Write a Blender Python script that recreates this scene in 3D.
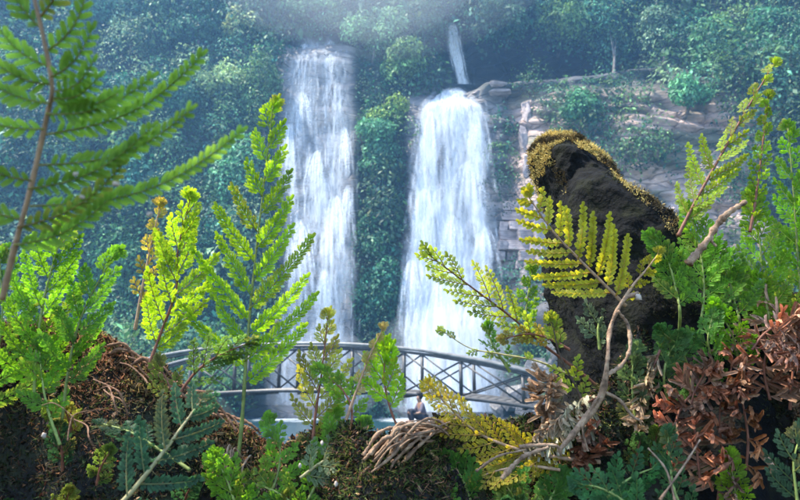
import bpy, bmesh, math, random
import numpy as np
from mathutils import Vector, Matrix

for o in list(bpy.data.objects):
    bpy.data.objects.remove(o)
scene = bpy.context.scene
C = scene.collection
R = math.radians

# ------------------------------------------------------------------ camera, sky, sun, exposure
LENS, SENSOR = 28.0, 36.0
F = 800 * LENS / SENSOR
HORIZON = 372.0
PITCH = math.atan((HORIZON - 250) / F)
CAMZ = 3.1
cam_data = bpy.data.cameras.new('camera')
cam_data.lens = LENS
cam_data.sensor_width = SENSOR
cam_data.clip_start = 0.02
cam_data.clip_end = 1500
cam_data.dof.use_dof = True
cam_data.dof.focus_distance = 0.86
cam_data.dof.aperture_fstop = 14.5
cam = bpy.data.objects.new('camera', cam_data)
cam.location = (0, 0, CAMZ)
cam.rotation_euler = (math.pi / 2 + PITCH, 0, 0)
C.objects.link(cam)
scene.camera = cam

SUN_AZ = R(-87)          # clockwise from straight ahead (+y)
SUN_EL = R(61)
SUN_DIR = Vector((math.sin(SUN_AZ) * math.cos(SUN_EL), math.cos(SUN_AZ) * math.cos(SUN_EL), math.sin(SUN_EL)))
world = bpy.data.worlds.new('World')
scene.world = world
world.use_nodes = True
wn = world.node_tree
wn.nodes.clear()
w_out = wn.nodes.new('ShaderNodeOutputWorld')
w_bg = wn.nodes.new('ShaderNodeBackground')
w_sky = wn.nodes.new('ShaderNodeTexSky')
w_sky.sky_type = 'NISHITA'
w_sky.sun_disc = False
w_sky.sun_elevation = SUN_EL
w_sky.sun_rotation = SUN_AZ
w_sky.air_density = 1.2
w_sky.dust_density = 0.6
w_sky.ozone_density = 2.5
w_bg.inputs['Strength'].default_value = 0.15
wn.links.new(w_sky.outputs[0], w_bg.inputs[0])
wn.links.new(w_bg.outputs[0], w_out.inputs[0])
sun_data = bpy.data.lights.new('sun', 'SUN')
sun_data.energy = 3.0
sun_data.angle = R(0.6)
sun_data.color = (1.0, 0.93, 0.80)
sun = bpy.data.objects.new('sun', sun_data)
sun.rotation_euler = SUN_DIR.to_track_quat('Z', 'Y').to_euler()
sun.location = SUN_DIR * 80
C.objects.link(sun)

scene.view_settings.view_transform = 'Standard'
scene.view_settings.look = 'None'
scene.view_settings.exposure = 2.05
scene.view_settings.gamma = 1.0
cy = scene.cycles
cy.use_denoising = True
cy.max_bounces = 6
cy.diffuse_bounces = 2
cy.glossy_bounces = 2
cy.transmission_bounces = 4
cy.transparent_max_bounces = 32
cy.volume_bounces = 1
cy.caustics_reflective = False
cy.caustics_refractive = False
cy.sample_clamp_indirect = 6.0

# ------------------------------------------------------------------ helpers
rng = np.random.default_rng(7)
random.seed(7)
CT, ST = math.cos(PITCH), math.sin(PITCH)


def at(px, py, Y):
    """photo pixel (800 x 500) -> world point at forward distance Y"""
    xc, yc = (px - 400) / F, (250 - py) / F
    d = np.array([xc, CT - yc * ST, ST + yc * CT])
    return d * (Y / d[1]) + np.array([0, 0, CAMZ])


def at_n(px, py, Y):
    px, py, Y = np.broadcast_arrays(np.asarray(px, float), np.asarray(py, float), np.asarray(Y, float))
    xc, yc = (px - 400) / F, (250 - py) / F
    d = np.stack([xc, CT - yc * ST, ST + yc * CT], -1)
    return d * (Y / d[..., 1])[..., None] + np.array([0, 0, CAMZ])


def proj(P):
    P = np.asarray(P, float)
    q = P - np.array([0, 0, CAMZ])
    fw = q[..., 1] * CT + q[..., 2] * ST
    up = -q[..., 1] * ST + q[..., 2] * CT
    return 400 + F * q[..., 0] / fw, 250 - F * up / fw


def _hash(i, j, k):
    h = (i * 374761393 + j * 668265263 + k * 2147483647 + 1013904223) & 0xFFFFFFFF
    h = ((h ^ (h >> 13)) * 1274126177) & 0xFFFFFFFF
    h = (h ^ (h >> 16)) & 0xFFFFFFFF
    return h.astype(np.float64) / 4294967295.0 * 2 - 1


def vnoise(p):
    p = np.asarray(p, float)
    i = np.floor(p).astype(np.int64)
    f = p - i
    u = f * f * (3 - 2 * f)
    r = 0
    for a in (0, 1):
        for b in (0, 1):
            for c in (0, 1):
                w = (u[..., 0] if a else 1 - u[..., 0]) * (u[..., 1] if b else 1 - u[..., 1]) * (u[..., 2] if c else 1 - u[..., 2])
                r = r + w * _hash(i[..., 0] + a, i[..., 1] + b, i[..., 2] + c)
    return r


def fbm(p, octv=4, gain=0.5):
    p = np.asarray(p, float)
    s, a, t = 0, 1.0, 0
    for o in range(octv):
        s = s + a * vnoise(p * 2 ** o + 17.3 * o)
        t += a
        a *= gain
    return s / t


def xyz(x, y, z):
    return np.stack(np.broadcast_arrays(x, y, z), -1)


def smooth(a, b, x):
    t = np.clip((x - a) / (b - a), 0, 1)
    return t * t * (3 - 2 * t)


def sbox(px, py, x0, x1, y0, y1, s=6.0):
    return smooth(x0 - s, x0 + s, px) * (1 - smooth(x1 - s, x1 + s, px)) * smooth(y0 - s, y0 + s, py) * (1 - smooth(y1 - s, y1 + s, py))


def make_mesh(name, V, faces, mat=None, col=None, uv=None, smooth_shade=False, extra=None):
    """V (n,3); faces: int array (m,k) or list of them"""
    me = bpy.data.meshes.new(name)
    V = np.asarray(V, dtype=np.float32)
    if isinstance(faces, np.ndarray):
        faces = [faces]
    faces = [np.asarray(f, dtype=np.int32) for f in faces if len(f)]
    loops = np.concatenate([f.ravel() for f in faces])
    counts = np.concatenate([np.full(len(f), f.shape[1], dtype=np.int32) for f in faces])
    starts = np.concatenate([[0], np.cumsum(counts)[:-1]]).astype(np.int32)
    me.vertices.add(len(V))
    me.vertices.foreach_set('co', V.ravel())
    me.loops.add(len(loops))
    me.loops.foreach_set('vertex_index', loops)
    me.polygons.add(len(counts))
    me.polygons.foreach_set('loop_start', starts)
    me.polygons.foreach_set('loop_total', counts)
    if smooth_shade:
        me.polygons.foreach_set('use_smooth', np.ones(len(counts), dtype=bool))
    me.update(calc_edges=True)
    if col is not None:
        col = np.asarray(col, dtype=np.float32)
        if col.shape[-1] == 3:
            col = np.concatenate([col, np.ones((len(col), 1), np.float32)], 1)
        a = me.color_attributes.new('Col', 'FLOAT_COLOR', 'POINT')
        a.data.foreach_set('color', col.ravel())
    if uv is not None:
        a = me.attributes.new('flow', 'FLOAT_VECTOR', 'POINT')
        u3 = np.zeros((len(V), 3), np.float32)
        u3[:, :2] = uv
        a.data.foreach_set('vector', u3.ravel())
    if extra is not None:
        a = me.attributes.new('dens', 'FLOAT', 'POINT')
        a.data.foreach_set('value', np.asarray(extra, np.float32))
    if mat is not None:
        me.materials.append(mat)
    return me


def obj(name, mesh, parent=None, loc=None):
    o = bpy.data.objects.new(name, mesh)
    C.objects.link(o)
    if parent is not None:
        o.parent = parent
    if loc is not None:
        o.location = loc
    return o


def tag(o, label=None, cat=None, group=None, kind=None):
    if label: o['label'] = label
    if cat: o['category'] = cat
    if group: o['group'] = group
    if kind: o['kind'] = kind
    return o


def thing(name, label, cat, loc, group=None):
    o = bpy.data.objects.new(name, None)
    C.objects.link(o)
    o.location = loc
    o.empty_display_size = 0.05
    return tag(o, label, cat, group)


def grid_faces(nu, nv, wrap=False):
    """vertex index = v*nu + u"""
    u = np.arange(nu if wrap else nu - 1)
    v = np.arange(nv - 1)
    U, Vv = np.meshgrid(u, v)
    U2 = (U + 1) % nu
    return np.stack([Vv * nu + U, Vv * nu + U2, (Vv + 1) * nu + U2, (Vv + 1) * nu + U], -1).reshape(-1, 4)


def norm(v):
    v = np.asarray(v, float)
    return v / np.maximum(np.linalg.norm(v, axis=-1, keepdims=True), 1e-9)


def catmull(pts, n):
    """resample control points with a Catmull-Rom curve (any dimension)"""
    P = np.asarray(pts, float)
    if len(P) == 2:
        t = np.linspace(0, 1, n)[:, None]
        return P[0] * (1 - t) + P[1] * t
    Q = np.vstack([2 * P[0] - P[1], P, 2 * P[-1] - P[-2]])
    t = np.linspace(0, len(P) - 1 - 1e-6, n)
    i = np.floor(t).astype(int)
    f = (t - i)[:, None]
    a, b, c, d = Q[i], Q[i + 1], Q[i + 2], Q[i + 3]
    return 0.5 * (2 * b + (c - a) * f + (2 * a - 5 * b + 4 * c - d) * f ** 2 + (3 * b - a - 3 * c + d) * f ** 3)


def tube_arrays(P, rad, seg=6, cap=True):
    P = np.asarray(P, float)
    n = len(P)
    rad = np.broadcast_to(np.asarray(rad, float), (n,))
    T = norm(np.gradient(P, axis=0))
    ref = np.array([0.13, 0.31, 0.94]) if abs(T[0][2]) < 0.9 else np.array([0.9, 0.3, 0.1])
    A = norm(np.cross(T, ref))
    B = np.cross(T, A)
    ang = np.arange(seg) / seg * 2 * math.pi
    V = (P[:, None] + rad[:, None, None] * (A[:, None] * np.cos(ang)[None, :, None] + B[:, None] * np.sin(ang)[None, :, None])).reshape(-1, 3)
    fs = [grid_faces(seg, n, wrap=True)]
    if cap:
        fs.append(np.array([list(range(seg))[::-1], list(range((n - 1) * seg, n * seg))]))
    return V, fs


class MB:
    """collects shapes into one mesh"""
    def __init__(self):
        self.V, self.F, self.K, self.n = [], [], [], 0

    def add(self, V, fs, col=None):
        V = np.asarray(V, float)
        if isinstance(fs, np.ndarray): fs = [fs]
        for f in fs:
            if len(f): self.F.append(np.asarray(f) + self.n)
        self.V.append(V)
        if col is not None:
            self.K.append(np.broadcast_to(np.asarray(col, float), (len(V), 3)))
        self.n += len(V)

    def mesh(self, name, mat, smooth_shade=False):
        by = {}
        for f in self.F: by.setdefault(f.shape[1], []).append(f)
        fs = [np.concatenate(v) for v in by.values()]
        return make_mesh(name, np.concatenate(self.V), fs, mat, np.concatenate(self.K) if self.K else None, smooth_shade=smooth_shade)


# ------------------------------------------------------------------ materials
def new_mat(name):
    m = bpy.data.materials.new(name)
    m.use_nodes = True
    nt = m.node_tree
    nt.nodes.clear()
    out = nt.nodes.new('ShaderNodeOutputMaterial')
    return m, nt, out


def N(nt, t, **kw):
    n = nt.nodes.new(t)
    for k, v in kw.items():
        setattr(n, k, v)
    return n


def ramp(nt, stops, fac=None):
    r = nt.nodes.new('ShaderNodeValToRGB')
    e = r.color_ramp.elements
    while len(e) < len(stops): e.new(0.5)
    for i, (p, c) in enumerate(stops):
        e[i].position = p
        e[i].color = (*c, 1) if len(c) == 3 else c
    if fac is not None: nt.links.new(fac, r.inputs[0])
    return r


def leaf_mat(name, transl=0.4, rough=0.45, spec=0.4, noise_scale=60, var=0.25):
    m, nt, out = new_mat(name)
    at_ = N(nt, 'ShaderNodeAttribute', attribute_name='Col')
    tc = N(nt, 'ShaderNodeTexCoord')
    no = N(nt, 'ShaderNodeTexNoise')
    no.inputs['Scale'].default_value = noise_scale
    no.inputs['Detail'].default_value = 3
    nt.links.new(tc.outputs['Object'], no.inputs['Vector'])
    hs = N(nt, 'ShaderNodeHueSaturation')
    mr = N(nt, 'ShaderNodeMapRange')
    mr.inputs[1].default_value = 0.3; mr.inputs[2].default_value = 0.7
    mr.inputs[3].default_value = 1 - var; mr.inputs[4].default_value = 1 + var
    nt.links.new(no.outputs[0], mr.inputs[0])
    nt.links.new(mr.outputs[0], hs.inputs['Value'])
    nt.links.new(at_.outputs['Color'], hs.inputs['Color'])
    p = N(nt, 'ShaderNodeBsdfPrincipled')
    p.inputs['Roughness'].default_value = rough
    p.inputs['Specular IOR Level'].default_value = spec
    nt.links.new(hs.outputs[0], p.inputs['Base Color'])
    tr = N(nt, 'ShaderNodeBsdfTranslucent')
    h2 = N(nt, 'ShaderNodeHueSaturation')
    h2.inputs['Hue'].default_value = 0.485
    h2.inputs['Saturation'].default_value = 1.1
    h2.inputs['Value'].default_value = 1.5
    nt.links.new(hs.outputs[0], h2.inputs['Color'])
    nt.links.new(h2.outputs[0], tr.inputs[0])
    mx = N(nt, 'ShaderNodeMixShader')
    mx.inputs[0].default_value = transl
    nt.links.new(p.outputs[0], mx.inputs[1]); nt.links.new(tr.outputs[0], mx.inputs[2])
    nt.links.new(mx.outputs[0], out.inputs[0])
    return m


def rough_mat(name, stops, scale=6, rough=0.85, bump=0.4, bump_scale=None, coord='Object', dist=0.02, spec=0.3, stretch=None, detail=6):
    m, nt, out = new_mat(name)
    tc = N(nt, 'ShaderNodeTexCoord')
    vec = tc.outputs[coord]
    if stretch:
        mp = N(nt, 'ShaderNodeMapping')
        mp.inputs['Scale'].default_value = stretch
        nt.links.new(vec, mp.inputs[0]); vec = mp.outputs[0]
    no = N(nt, 'ShaderNodeTexNoise')
    no.inputs['Scale'].default_value = scale; no.inputs['Detail'].default_value = detail; no.inputs['Roughness'].default_value = 0.62
    nt.links.new(vec, no.inputs['Vector'])
    r = ramp(nt, stops, no.outputs[0])
    n2 = N(nt, 'ShaderNodeTexNoise')
    n2.inputs['Scale'].default_value = bump_scale or scale * 4; n2.inputs['Detail'].default_value = 8
    nt.links.new(vec, n2.inputs['Vector'])
    b = N(nt, 'ShaderNodeBump')
    b.inputs['Strength'].default_value = bump; b.inputs['Distance'].default_value = dist
    nt.links.new(n2.outputs[0], b.inputs['Height'])
    p = N(nt, 'ShaderNodeBsdfPrincipled')
    p.inputs['Roughness'].default_value = rough
    p.inputs['Specular IOR Level'].default_value = spec
    nt.links.new(r.outputs[0], p.inputs['Base Color'])
    nt.links.new(b.outputs[0], p.inputs['Normal'])
    nt.links.new(p.outputs[0], out.inputs[0])
    return m


def water_mat(name, lo, hi, streak=(2.6, 0.22), fine=(9, 0.9)):
    """white falling water: coverage from streaky noise along the flow, times the strand's own density"""
    m, nt, out = new_mat(name)
    fl = N(nt, 'ShaderNodeAttribute', attribute_name='flow')
    dn = N(nt, 'ShaderNodeAttribute', attribute_name='dens')
    vals = []
    for s in (streak, fine):
        mp = N(nt, 'ShaderNodeMapping')
        mp.inputs['Scale'].default_value = (s[0], s[1], 1)
        nt.links.new(fl.outputs['Vector'], mp.inputs[0])
        no = N(nt, 'ShaderNodeTexNoise')
        no.inputs['Scale'].default_value = 1.0; no.inputs['Detail'].default_value = 5; no.inputs['Roughness'].default_value = 0.6
        no.inputs['Distortion'].default_value = 0.35
        nt.links.new(mp.outputs[0], no.inputs['Vector'])
        vals.append(no.outputs[0])
    mix = N(nt, 'ShaderNodeMath', operation='MULTIPLY_ADD')
    mix.inputs[1].default_value = 0.45
    ml = N(nt, 'ShaderNodeMath', operation='MULTIPLY'); ml.inputs[1].default_value = 0.55
    nt.links.new(vals[0], ml.inputs[0])
    nt.links.new(vals[1], mix.inputs[0]); nt.links.new(ml.outputs[0], mix.inputs[2])
    mr = N(nt, 'ShaderNodeMapRange', interpolation_type='SMOOTHSTEP')
    mr.inputs[1].default_value = lo; mr.inputs[2].default_value = hi
    nt.links.new(mix.outputs[0], mr.inputs[0])
    al = N(nt, 'ShaderNodeMath', operation='MULTIPLY')
    nt.links.new(mr.outputs[0], al.inputs[0]); nt.links.new(dn.outputs['Fac'], al.inputs[1])
    df = N(nt, 'ShaderNodeBsdfDiffuse'); df.inputs[0].default_value = (0.86, 0.89, 0.93, 1)
    tl = N(nt, 'ShaderNodeBsdfTranslucent'); tl.inputs[0].default_value = (0.86, 0.89, 0.93, 1)
    m1 = N(nt, 'ShaderNodeMixShader'); m1.inputs[0].default_value = 0.4
    nt.links.new(df.outputs[0], m1.inputs[1]); nt.links.new(tl.outputs[0], m1.inputs[2])
    tp = N(nt, 'ShaderNodeBsdfTransparent')
    m2 = N(nt, 'ShaderNodeMixShader')
    nt.links.new(al.outputs[0], m2.inputs[0]); nt.links.new(tp.outputs[0], m2.inputs[1]); nt.links.new(m1.outputs[0], m2.inputs[2])
    nt.links.new(m2.outputs[0], out.inputs[0])
    return m


M = {}
M['jungle'] = leaf_mat('jungle_leaf', transl=0.25, rough=0.6, spec=0.22, noise_scale=0.8, var=0.35)
M['fern'] = leaf_mat('fern_leaf', transl=0.66, rough=0.5, spec=0.3, noise_scale=90, var=0.22)
M['dead'] = leaf_mat('dead_leaf', transl=0.22, rough=0.7, spec=0.2, noise_scale=140, var=0.45)
M['moss'] = leaf_mat('moss_blade', transl=0.3, rough=0.7, spec=0.15, noise_scale=40, var=0.35)
M['stem'] = leaf_mat('plant_stem', transl=0.12, rough=0.55, spec=0.3, noise_scale=160, var=0.35)
M['root'] = rough_mat('dry_root', [(0.28, (0.05, 0.03, 0.02)), (0.5, (0.25, 0.15, 0.09)), (0.75, (0.46, 0.32, 0.20))], scale=110, bump=0.7, dist=0.002, stretch=(1, 1, 1), rough=0.8)
M['rust_root'] = rough_mat('rusty_root', [(0.25, (0.05, 0.025, 0.015)), (0.5, (0.20, 0.10, 0.055)), (0.78, (0.36, 0.21, 0.12))], scale=90, bump=0.8, dist=0.002)
M['soil'] = rough_mat('dark_mossy_soil', [(0.3, (0.006, 0.006, 0.006)), (0.5, (0.016, 0.014, 0.011)), (0.62, (0.022, 0.026, 0.012)), (0.8, (0.06, 0.04, 0.025))], scale=22, bump=0.9, bump_scale=120, dist=0.006)
M['boulder'] = rough_mat('mossy_boulder', spec=0.12, rough=0.95, stops= [(0.3, (0.004, 0.005, 0.006)), (0.50, (0.008, 0.008, 0.008)), (0.64, (0.014, 0.015, 0.009)), (0.85, (0.035, 0.03, 0.016))], scale=26, bump=1.0, bump_scale=110, dist=0.006)
M['rock'] = rough_mat('pale_cliff_stone', [(0.28, (0.12, 0.10, 0.10)), (0.5, (0.34, 0.28, 0.27)), (0.72, (0.52, 0.43, 0.40))], scale=0.9, bump=0.8, bump_scale=3.5, dist=0.12, stretch=(1, 1, 2.2))
M['wetrock'] = rough_mat('wet_dark_stone', [(0.3, (0.03, 0.032, 0.035)), (0.55, (0.09, 0.085, 0.085)), (0.75, (0.17, 0.155, 0.15))], scale=1.3, bump=0.8, bump_scale=5, dist=0.08, rough=0.45, spec=0.5)
M['ground'] = rough_mat('forest_ground', [(0.3, (0.02, 0.03, 0.015)), (0.55, (0.05, 0.06, 0.03)), (0.75, (0.10, 0.08, 0.05))], scale=0.8, bump=0.6, bump_scale=5, dist=0.1)
M['steel'] = rough_mat('weathered_steel', [(0.3, (0.026, 0.025, 0.024)), (0.55, (0.055, 0.053, 0.050)), (0.75, (0.11, 0.105, 0.10))], scale=5, rough=0.5, bump=0.15, dist=0.004, spec=0.5)
M['rail'] = rough_mat('pale_rail_paint', [(0.3, (0.10, 0.10, 0.098)), (0.55, (0.18, 0.178, 0.17)), (0.8, (0.30, 0.29, 0.27))], scale=4, rough=0.5, bump=0.15, dist=0.004, spec=0.4)
M['plank'] = rough_mat('grey_deck_board', [(0.3, (0.05, 0.05, 0.05)), (0.6, (0.10, 0.095, 0.09)), (0.8, (0.16, 0.15, 0.14))], scale=3, rough=0.75, bump=0.3, dist=0.01)
M['bark'] = rough_mat('tree_bark', [(0.3, (0.05, 0.045, 0.04)), (0.55, (0.13, 0.115, 0.10)), (0.8, (0.24, 0.22, 0.20))], scale=2, bump=0.7, dist=0.05, stretch=(1, 1, 0.3))
M['skin'] = rough_mat('skin', [(0.3, (0.22, 0.12, 0.08)), (0.7, (0.30, 0.17, 0.11))], scale=8, bump=0.05, rough=0.5)
M['shirt'] = rough_mat('mauve_shirt', [(0.3, (0.09, 0.075, 0.09)), (0.7, (0.15, 0.12, 0.14))], scale=9, bump=0.3, rough=0.85)
M['trousers'] = rough_mat('dark_trousers', [(0.3, (0.02, 0.022, 0.03)), (0.7, (0.045, 0.048, 0.06))], scale=9, bump=0.3, rough=0.85)
M['hair'] = rough_mat('black_hair', [(0.3, (0.008, 0.007, 0.007)), (0.7, (0.02, 0.018, 0.016))], scale=30, bump=0.4, rough=0.5)
M['veil'] = water_mat('fall_veil', 0.40, 0.62, streak=(1.1, 0.16), fine=(3.6, 0.8))
M['dense'] = water_mat('fall_dense', 0.34, 0.56, streak=(1.0, 0.22), fine=(3.4, 0.9))
M['strand'] = water_mat('fall_strand', 0.36, 0.64, streak=(3, 0.8), fine=(6, 4.0))


def cliff_material():
    m, nt, out = new_mat('cliff_rock')
    tc = N(nt, 'ShaderNodeTexCoord')
    at_ = N(nt, 'ShaderNodeAttribute', attribute_name='Col')
    mp = N(nt, 'ShaderNodeMapping'); mp.inputs['Scale'].default_value = (0.5, 0.5, 1.7)
    mp.inputs['Rotation'].default_value = (0, R(14), 0)
    nt.links.new(tc.outputs['Object'], mp.inputs[0])
    no = N(nt, 'ShaderNodeTexNoise'); no.inputs['Scale'].default_value = 1.0; no.inputs['Detail'].default_value = 9; no.inputs['Roughness'].default_value = 0.65
    nt.links.new(mp.outputs[0], no.inputs['Vector'])
    mul = N(nt, 'ShaderNodeMix', data_type='RGBA', blend_type='MULTIPLY'); mul.inputs[0].default_value = 1.0
    r = ramp(nt, [(0.28, (0.3, 0.3, 0.32)), (0.5, (0.95, 0.9, 0.9)), (0.7, (1.5, 1.4, 1.35))], no.outputs[0])
    nt.links.new(at_.outputs['Color'], mul.inputs['A']); nt.links.new(r.outputs[0], mul.inputs['B'])
    vo = N(nt, 'ShaderNodeTexVoronoi', feature='DISTANCE_TO_EDGE'); vo.inputs['Scale'].default_value = 0.8
    nt.links.new(mp.outputs[0], vo.inputs['Vector'])
    ck = N(nt, 'ShaderNodeMapRange'); ck.inputs[1].default_value = 0.0; ck.inputs[2].default_value = 0.06
    nt.links.new(vo.outputs[0], ck.inputs[0])
    hsum = N(nt, 'ShaderNodeMath', operation='MULTIPLY_ADD'); hsum.inputs[1].default_value = 0.5
    nt.links.new(ck.outputs[0], hsum.inputs[0]); nt.links.new(no.outputs[0], hsum.inputs[2])
    b = N(nt, 'ShaderNodeBump'); b.inputs['Strength'].default_value = 0.9; b.inputs['Distance'].default_value = 0.35
    nt.links.new(hsum.outputs[0], b.inputs['Height'])
    p = N(nt, 'ShaderNodeBsdfPrincipled'); p.inputs['Roughness'].default_value = 0.7
    nt.links.new(mul.outputs['Result'], p.inputs['Base Color']); nt.links.new(b.outputs[0], p.inputs['Normal'])
    nt.links.new(p.outputs[0], out.inputs[0])
    return m


M['cliff'] = cliff_material()

# ------------------------------------------------------------------ the cliff
REF_Y = 48.0
L_FALL = np.array([(38, 296, 346), (60, 286, 352), (120, 281, 356), (200, 280, 356), (280, 280, 356), (345, 272, 358), (405, 262, 366)], float)
R_FALL = np.array([(89, 440, 470), (93, 430, 478), (102, 420, 486), (150, 413, 490), (220, 408, 494), (260, 404, 497), (330, 401, 499), (412, 397, 502)], float)
CHUTE = np.array([(24, 446, 458), (50, 449, 462), (70, 454, 466), (84, 456, 470)], float)


def fall_mask(px, py, T, grow=0.0):
    l = np.interp(py, T[:, 0], T[:, 1]); r = np.interp(py, T[:, 0], T[:, 2])
    return (px > l - grow) & (px < r + grow) & (py > T[0, 0] - grow) & (py < T[-1, 0] + 40)


def cliffY(x, z):
    x = np.asarray(x, float); z = np.asarray(z, float)
    Y = 45.0 + 0.30 * np.clip(z, 0, 60)
    px, py = proj(xyz(x, Y, z))
    Y = Y - np.clip(np.where(x > 0, 0.010, 0.0025) * np.clip(np.abs(x) - 9, 0, None) ** 2, 0, 36)
    Y = Y + 2.2 * fbm(xyz(x / 10, z / 12, x * 0 + 3.1), 3) + 0.7 * fbm(xyz(x / 2.6, z / 1.6, x * 0 + 9.7), 4)
    Y = Y + 7.0 * sbox(px, py, 474, 640, 40, 82, 9)
    Y = Y + 4.0 * sbox(px, py, 272, 366, 22, 40, 6)
    Y = Y + 3.2 * sbox(px, py, 440, 474, 18, 86, 6)
    Y = Y - 1.2 * sbox(px, py, 404, 506, 92, 460, 7)
    Y = Y - 0.8 * sbox(px, py, 276, 360, 46, 460, 7)
    Y = Y - 3.0 * sbox(px, py, 515, 800, 92, 320, 22)
    Y = Y - 1.2 * sbox(px, py, 480, 640, 83, 97, 5)
    q = (z + 0.30 * x + 0.6 * fbm(xyz(x / 4, z / 4, x * 0 + 5), 3)) / 1.15
    fr = q - np.floor(q)
    st = np.where(fr < 0.8, fr / 0.8, (1 - fr) / 0.2) * (0.5 + 0.5 * _hash(np.floor(q).astype(np.int64), np.floor(x / 5).astype(np.int64) * 0, np.zeros_like(np.floor(q).astype(np.int64))))
    q2 = (x - 0.35 * z + 0.8 * fbm(xyz(x / 3, z / 3, x * 0 + 25), 3)) / 2.3
    f2 = np.abs(q2 - np.floor(q2) - 0.5) * 2
    Y = Y + (0.75 * st + 0.5 * smooth(0.86, 1.0, f2)) * sbox(px, py, 500, 800, 88, 330, 16)
    return Y


def ray_cliff(px, py):
    """where the ray of a photo pixel meets the cliff"""
    px = np.asarray(px, float); py = np.asarray(py, float)
    Y = np.full(np.broadcast(px, py).shape, 46.0)
    for _ in range(12):
        P = at_n(px, py, Y)
        Y = 0.4 * Y + 0.6 * cliffY(P[..., 0], P[..., 2])
    return at_n(px, py, Y)


xs = np.concatenate([np.linspace(-78, -36, 60)[:-1], np.linspace(-36, 40, 330), np.linspace(40, 78, 55)[1:]])
zs = np.concatenate([np.linspace(-3, 34, 180), np.linspace(34, 52, 40)[1:]])
XX, ZZ = np.meshgrid(xs, zs)
YY = cliffY(XX, ZZ)
PX, PY = proj(xyz(XX, YY, ZZ))
pink = np.array([0.50, 0.37, 0.31]); grey = np.array([0.20, 0.19, 0.19]); dark = np.array([0.05, 0.055, 0.06]); green = np.array([0.035, 0.06, 0.03])
rockm = np.clip(sbox(PX, PY, 512, 770, 95, 330, 14), 0, 1)[..., None]
nz = fbm(xyz(XX / 3, YY / 3, ZZ / 3), 4)[..., None]
base = green * (0.5 + nz * .5) + grey * 0.05
colr = base * (1 - rockm) + (pink + nz * 0.12) * rockm
fm = (sbox(PX, PY, 282, 354, 40, 420, 6) + sbox(PX, PY, 404, 506, 90, 420, 8))[..., None]
colr = colr * (1 - 0.8 * fm) + (grey * 0.9 + nz * 0.08) * 0.8 * fm
shadem = np.clip(sbox(PX, PY, 465, 640, 36, 84, 8) + sbox(PX, PY, 268, 366, 20, 44, 5), 0, 1)[..., None]  # recesses under the overhangs coloured dark to stand for their shade
colr = colr * (1 - shadem) + dark * shadem
mossm = (smooth(0.0, 0.35, fbm(xyz(XX / 2.2, YY / 2.2, ZZ / 1.6 + 40), 4)) * 0.8)[..., None] * rockm
colr = np.clip(colr * (1 - mossm) + np.array([0.05, 0.085, 0.035]) * mossm, 0.01, 1)
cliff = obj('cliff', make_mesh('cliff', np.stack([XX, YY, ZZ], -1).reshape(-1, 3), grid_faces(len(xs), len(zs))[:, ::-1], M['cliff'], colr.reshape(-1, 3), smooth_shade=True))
tag(cliff, kind='structure')

# plateau behind the rim so that the cliff is not a bare sheet
top_z = zs[-1]
pv, n_ = [], len(xs)
for k, (dy, dz) in enumerate(((0, 0), (8, 4), (60, 10))):
    pv.append(np.stack([xs, cliffY(xs, np.full_like(xs, top_z)) + dy, np.full_like(xs, top_z + dz)], -1))
plateau = obj('hill', make_mesh('hill', np.concatenate(pv), grid_faces(n_, 3), M['ground']))
tag(plateau, kind='structure')

# ------------------------------------------------------------------ ground and pool


def groundZ(x, y):
    z = -1.6 + 0.0 * x
    left = smooth(-6.0, -10.5, x + 0.12 * (y - 18)) * 4.2
    right = smooth(4.2, 7.5, x - 0.06 * (y - 18)) * 3.4
    near = smooth(8.5, 1.8, y) * 4.0
    z = z + np.maximum(np.maximum(left, right), near)
    z = z + 0.35 * fbm(xyz(x / 3, y / 3, x * 0), 4) + 0.5 * smooth(20, 60, np.abs(x))
    return z


gx = np.concatenate([np.linspace(-110, -16, 40)[:-1], np.linspace(-16, 16, 110), np.linspace(16, 110, 40)[1:]])
gy = np.concatenate([np.linspace(-100, -3, 30)[:-1], np.linspace(-3, 50, 160), np.linspace(50, 110, 20)[1:]])
GX, GY = np.meshgrid(gx, gy)
GZ = groundZ(GX, GY)
ground = obj('ground', make_mesh('ground', np.stack([GX, GY, GZ], -1).reshape(-1, 3), grid_faces(len(gx), len(gy)), M['ground'], smooth_shade=True))
tag(ground, kind='structure')


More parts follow.
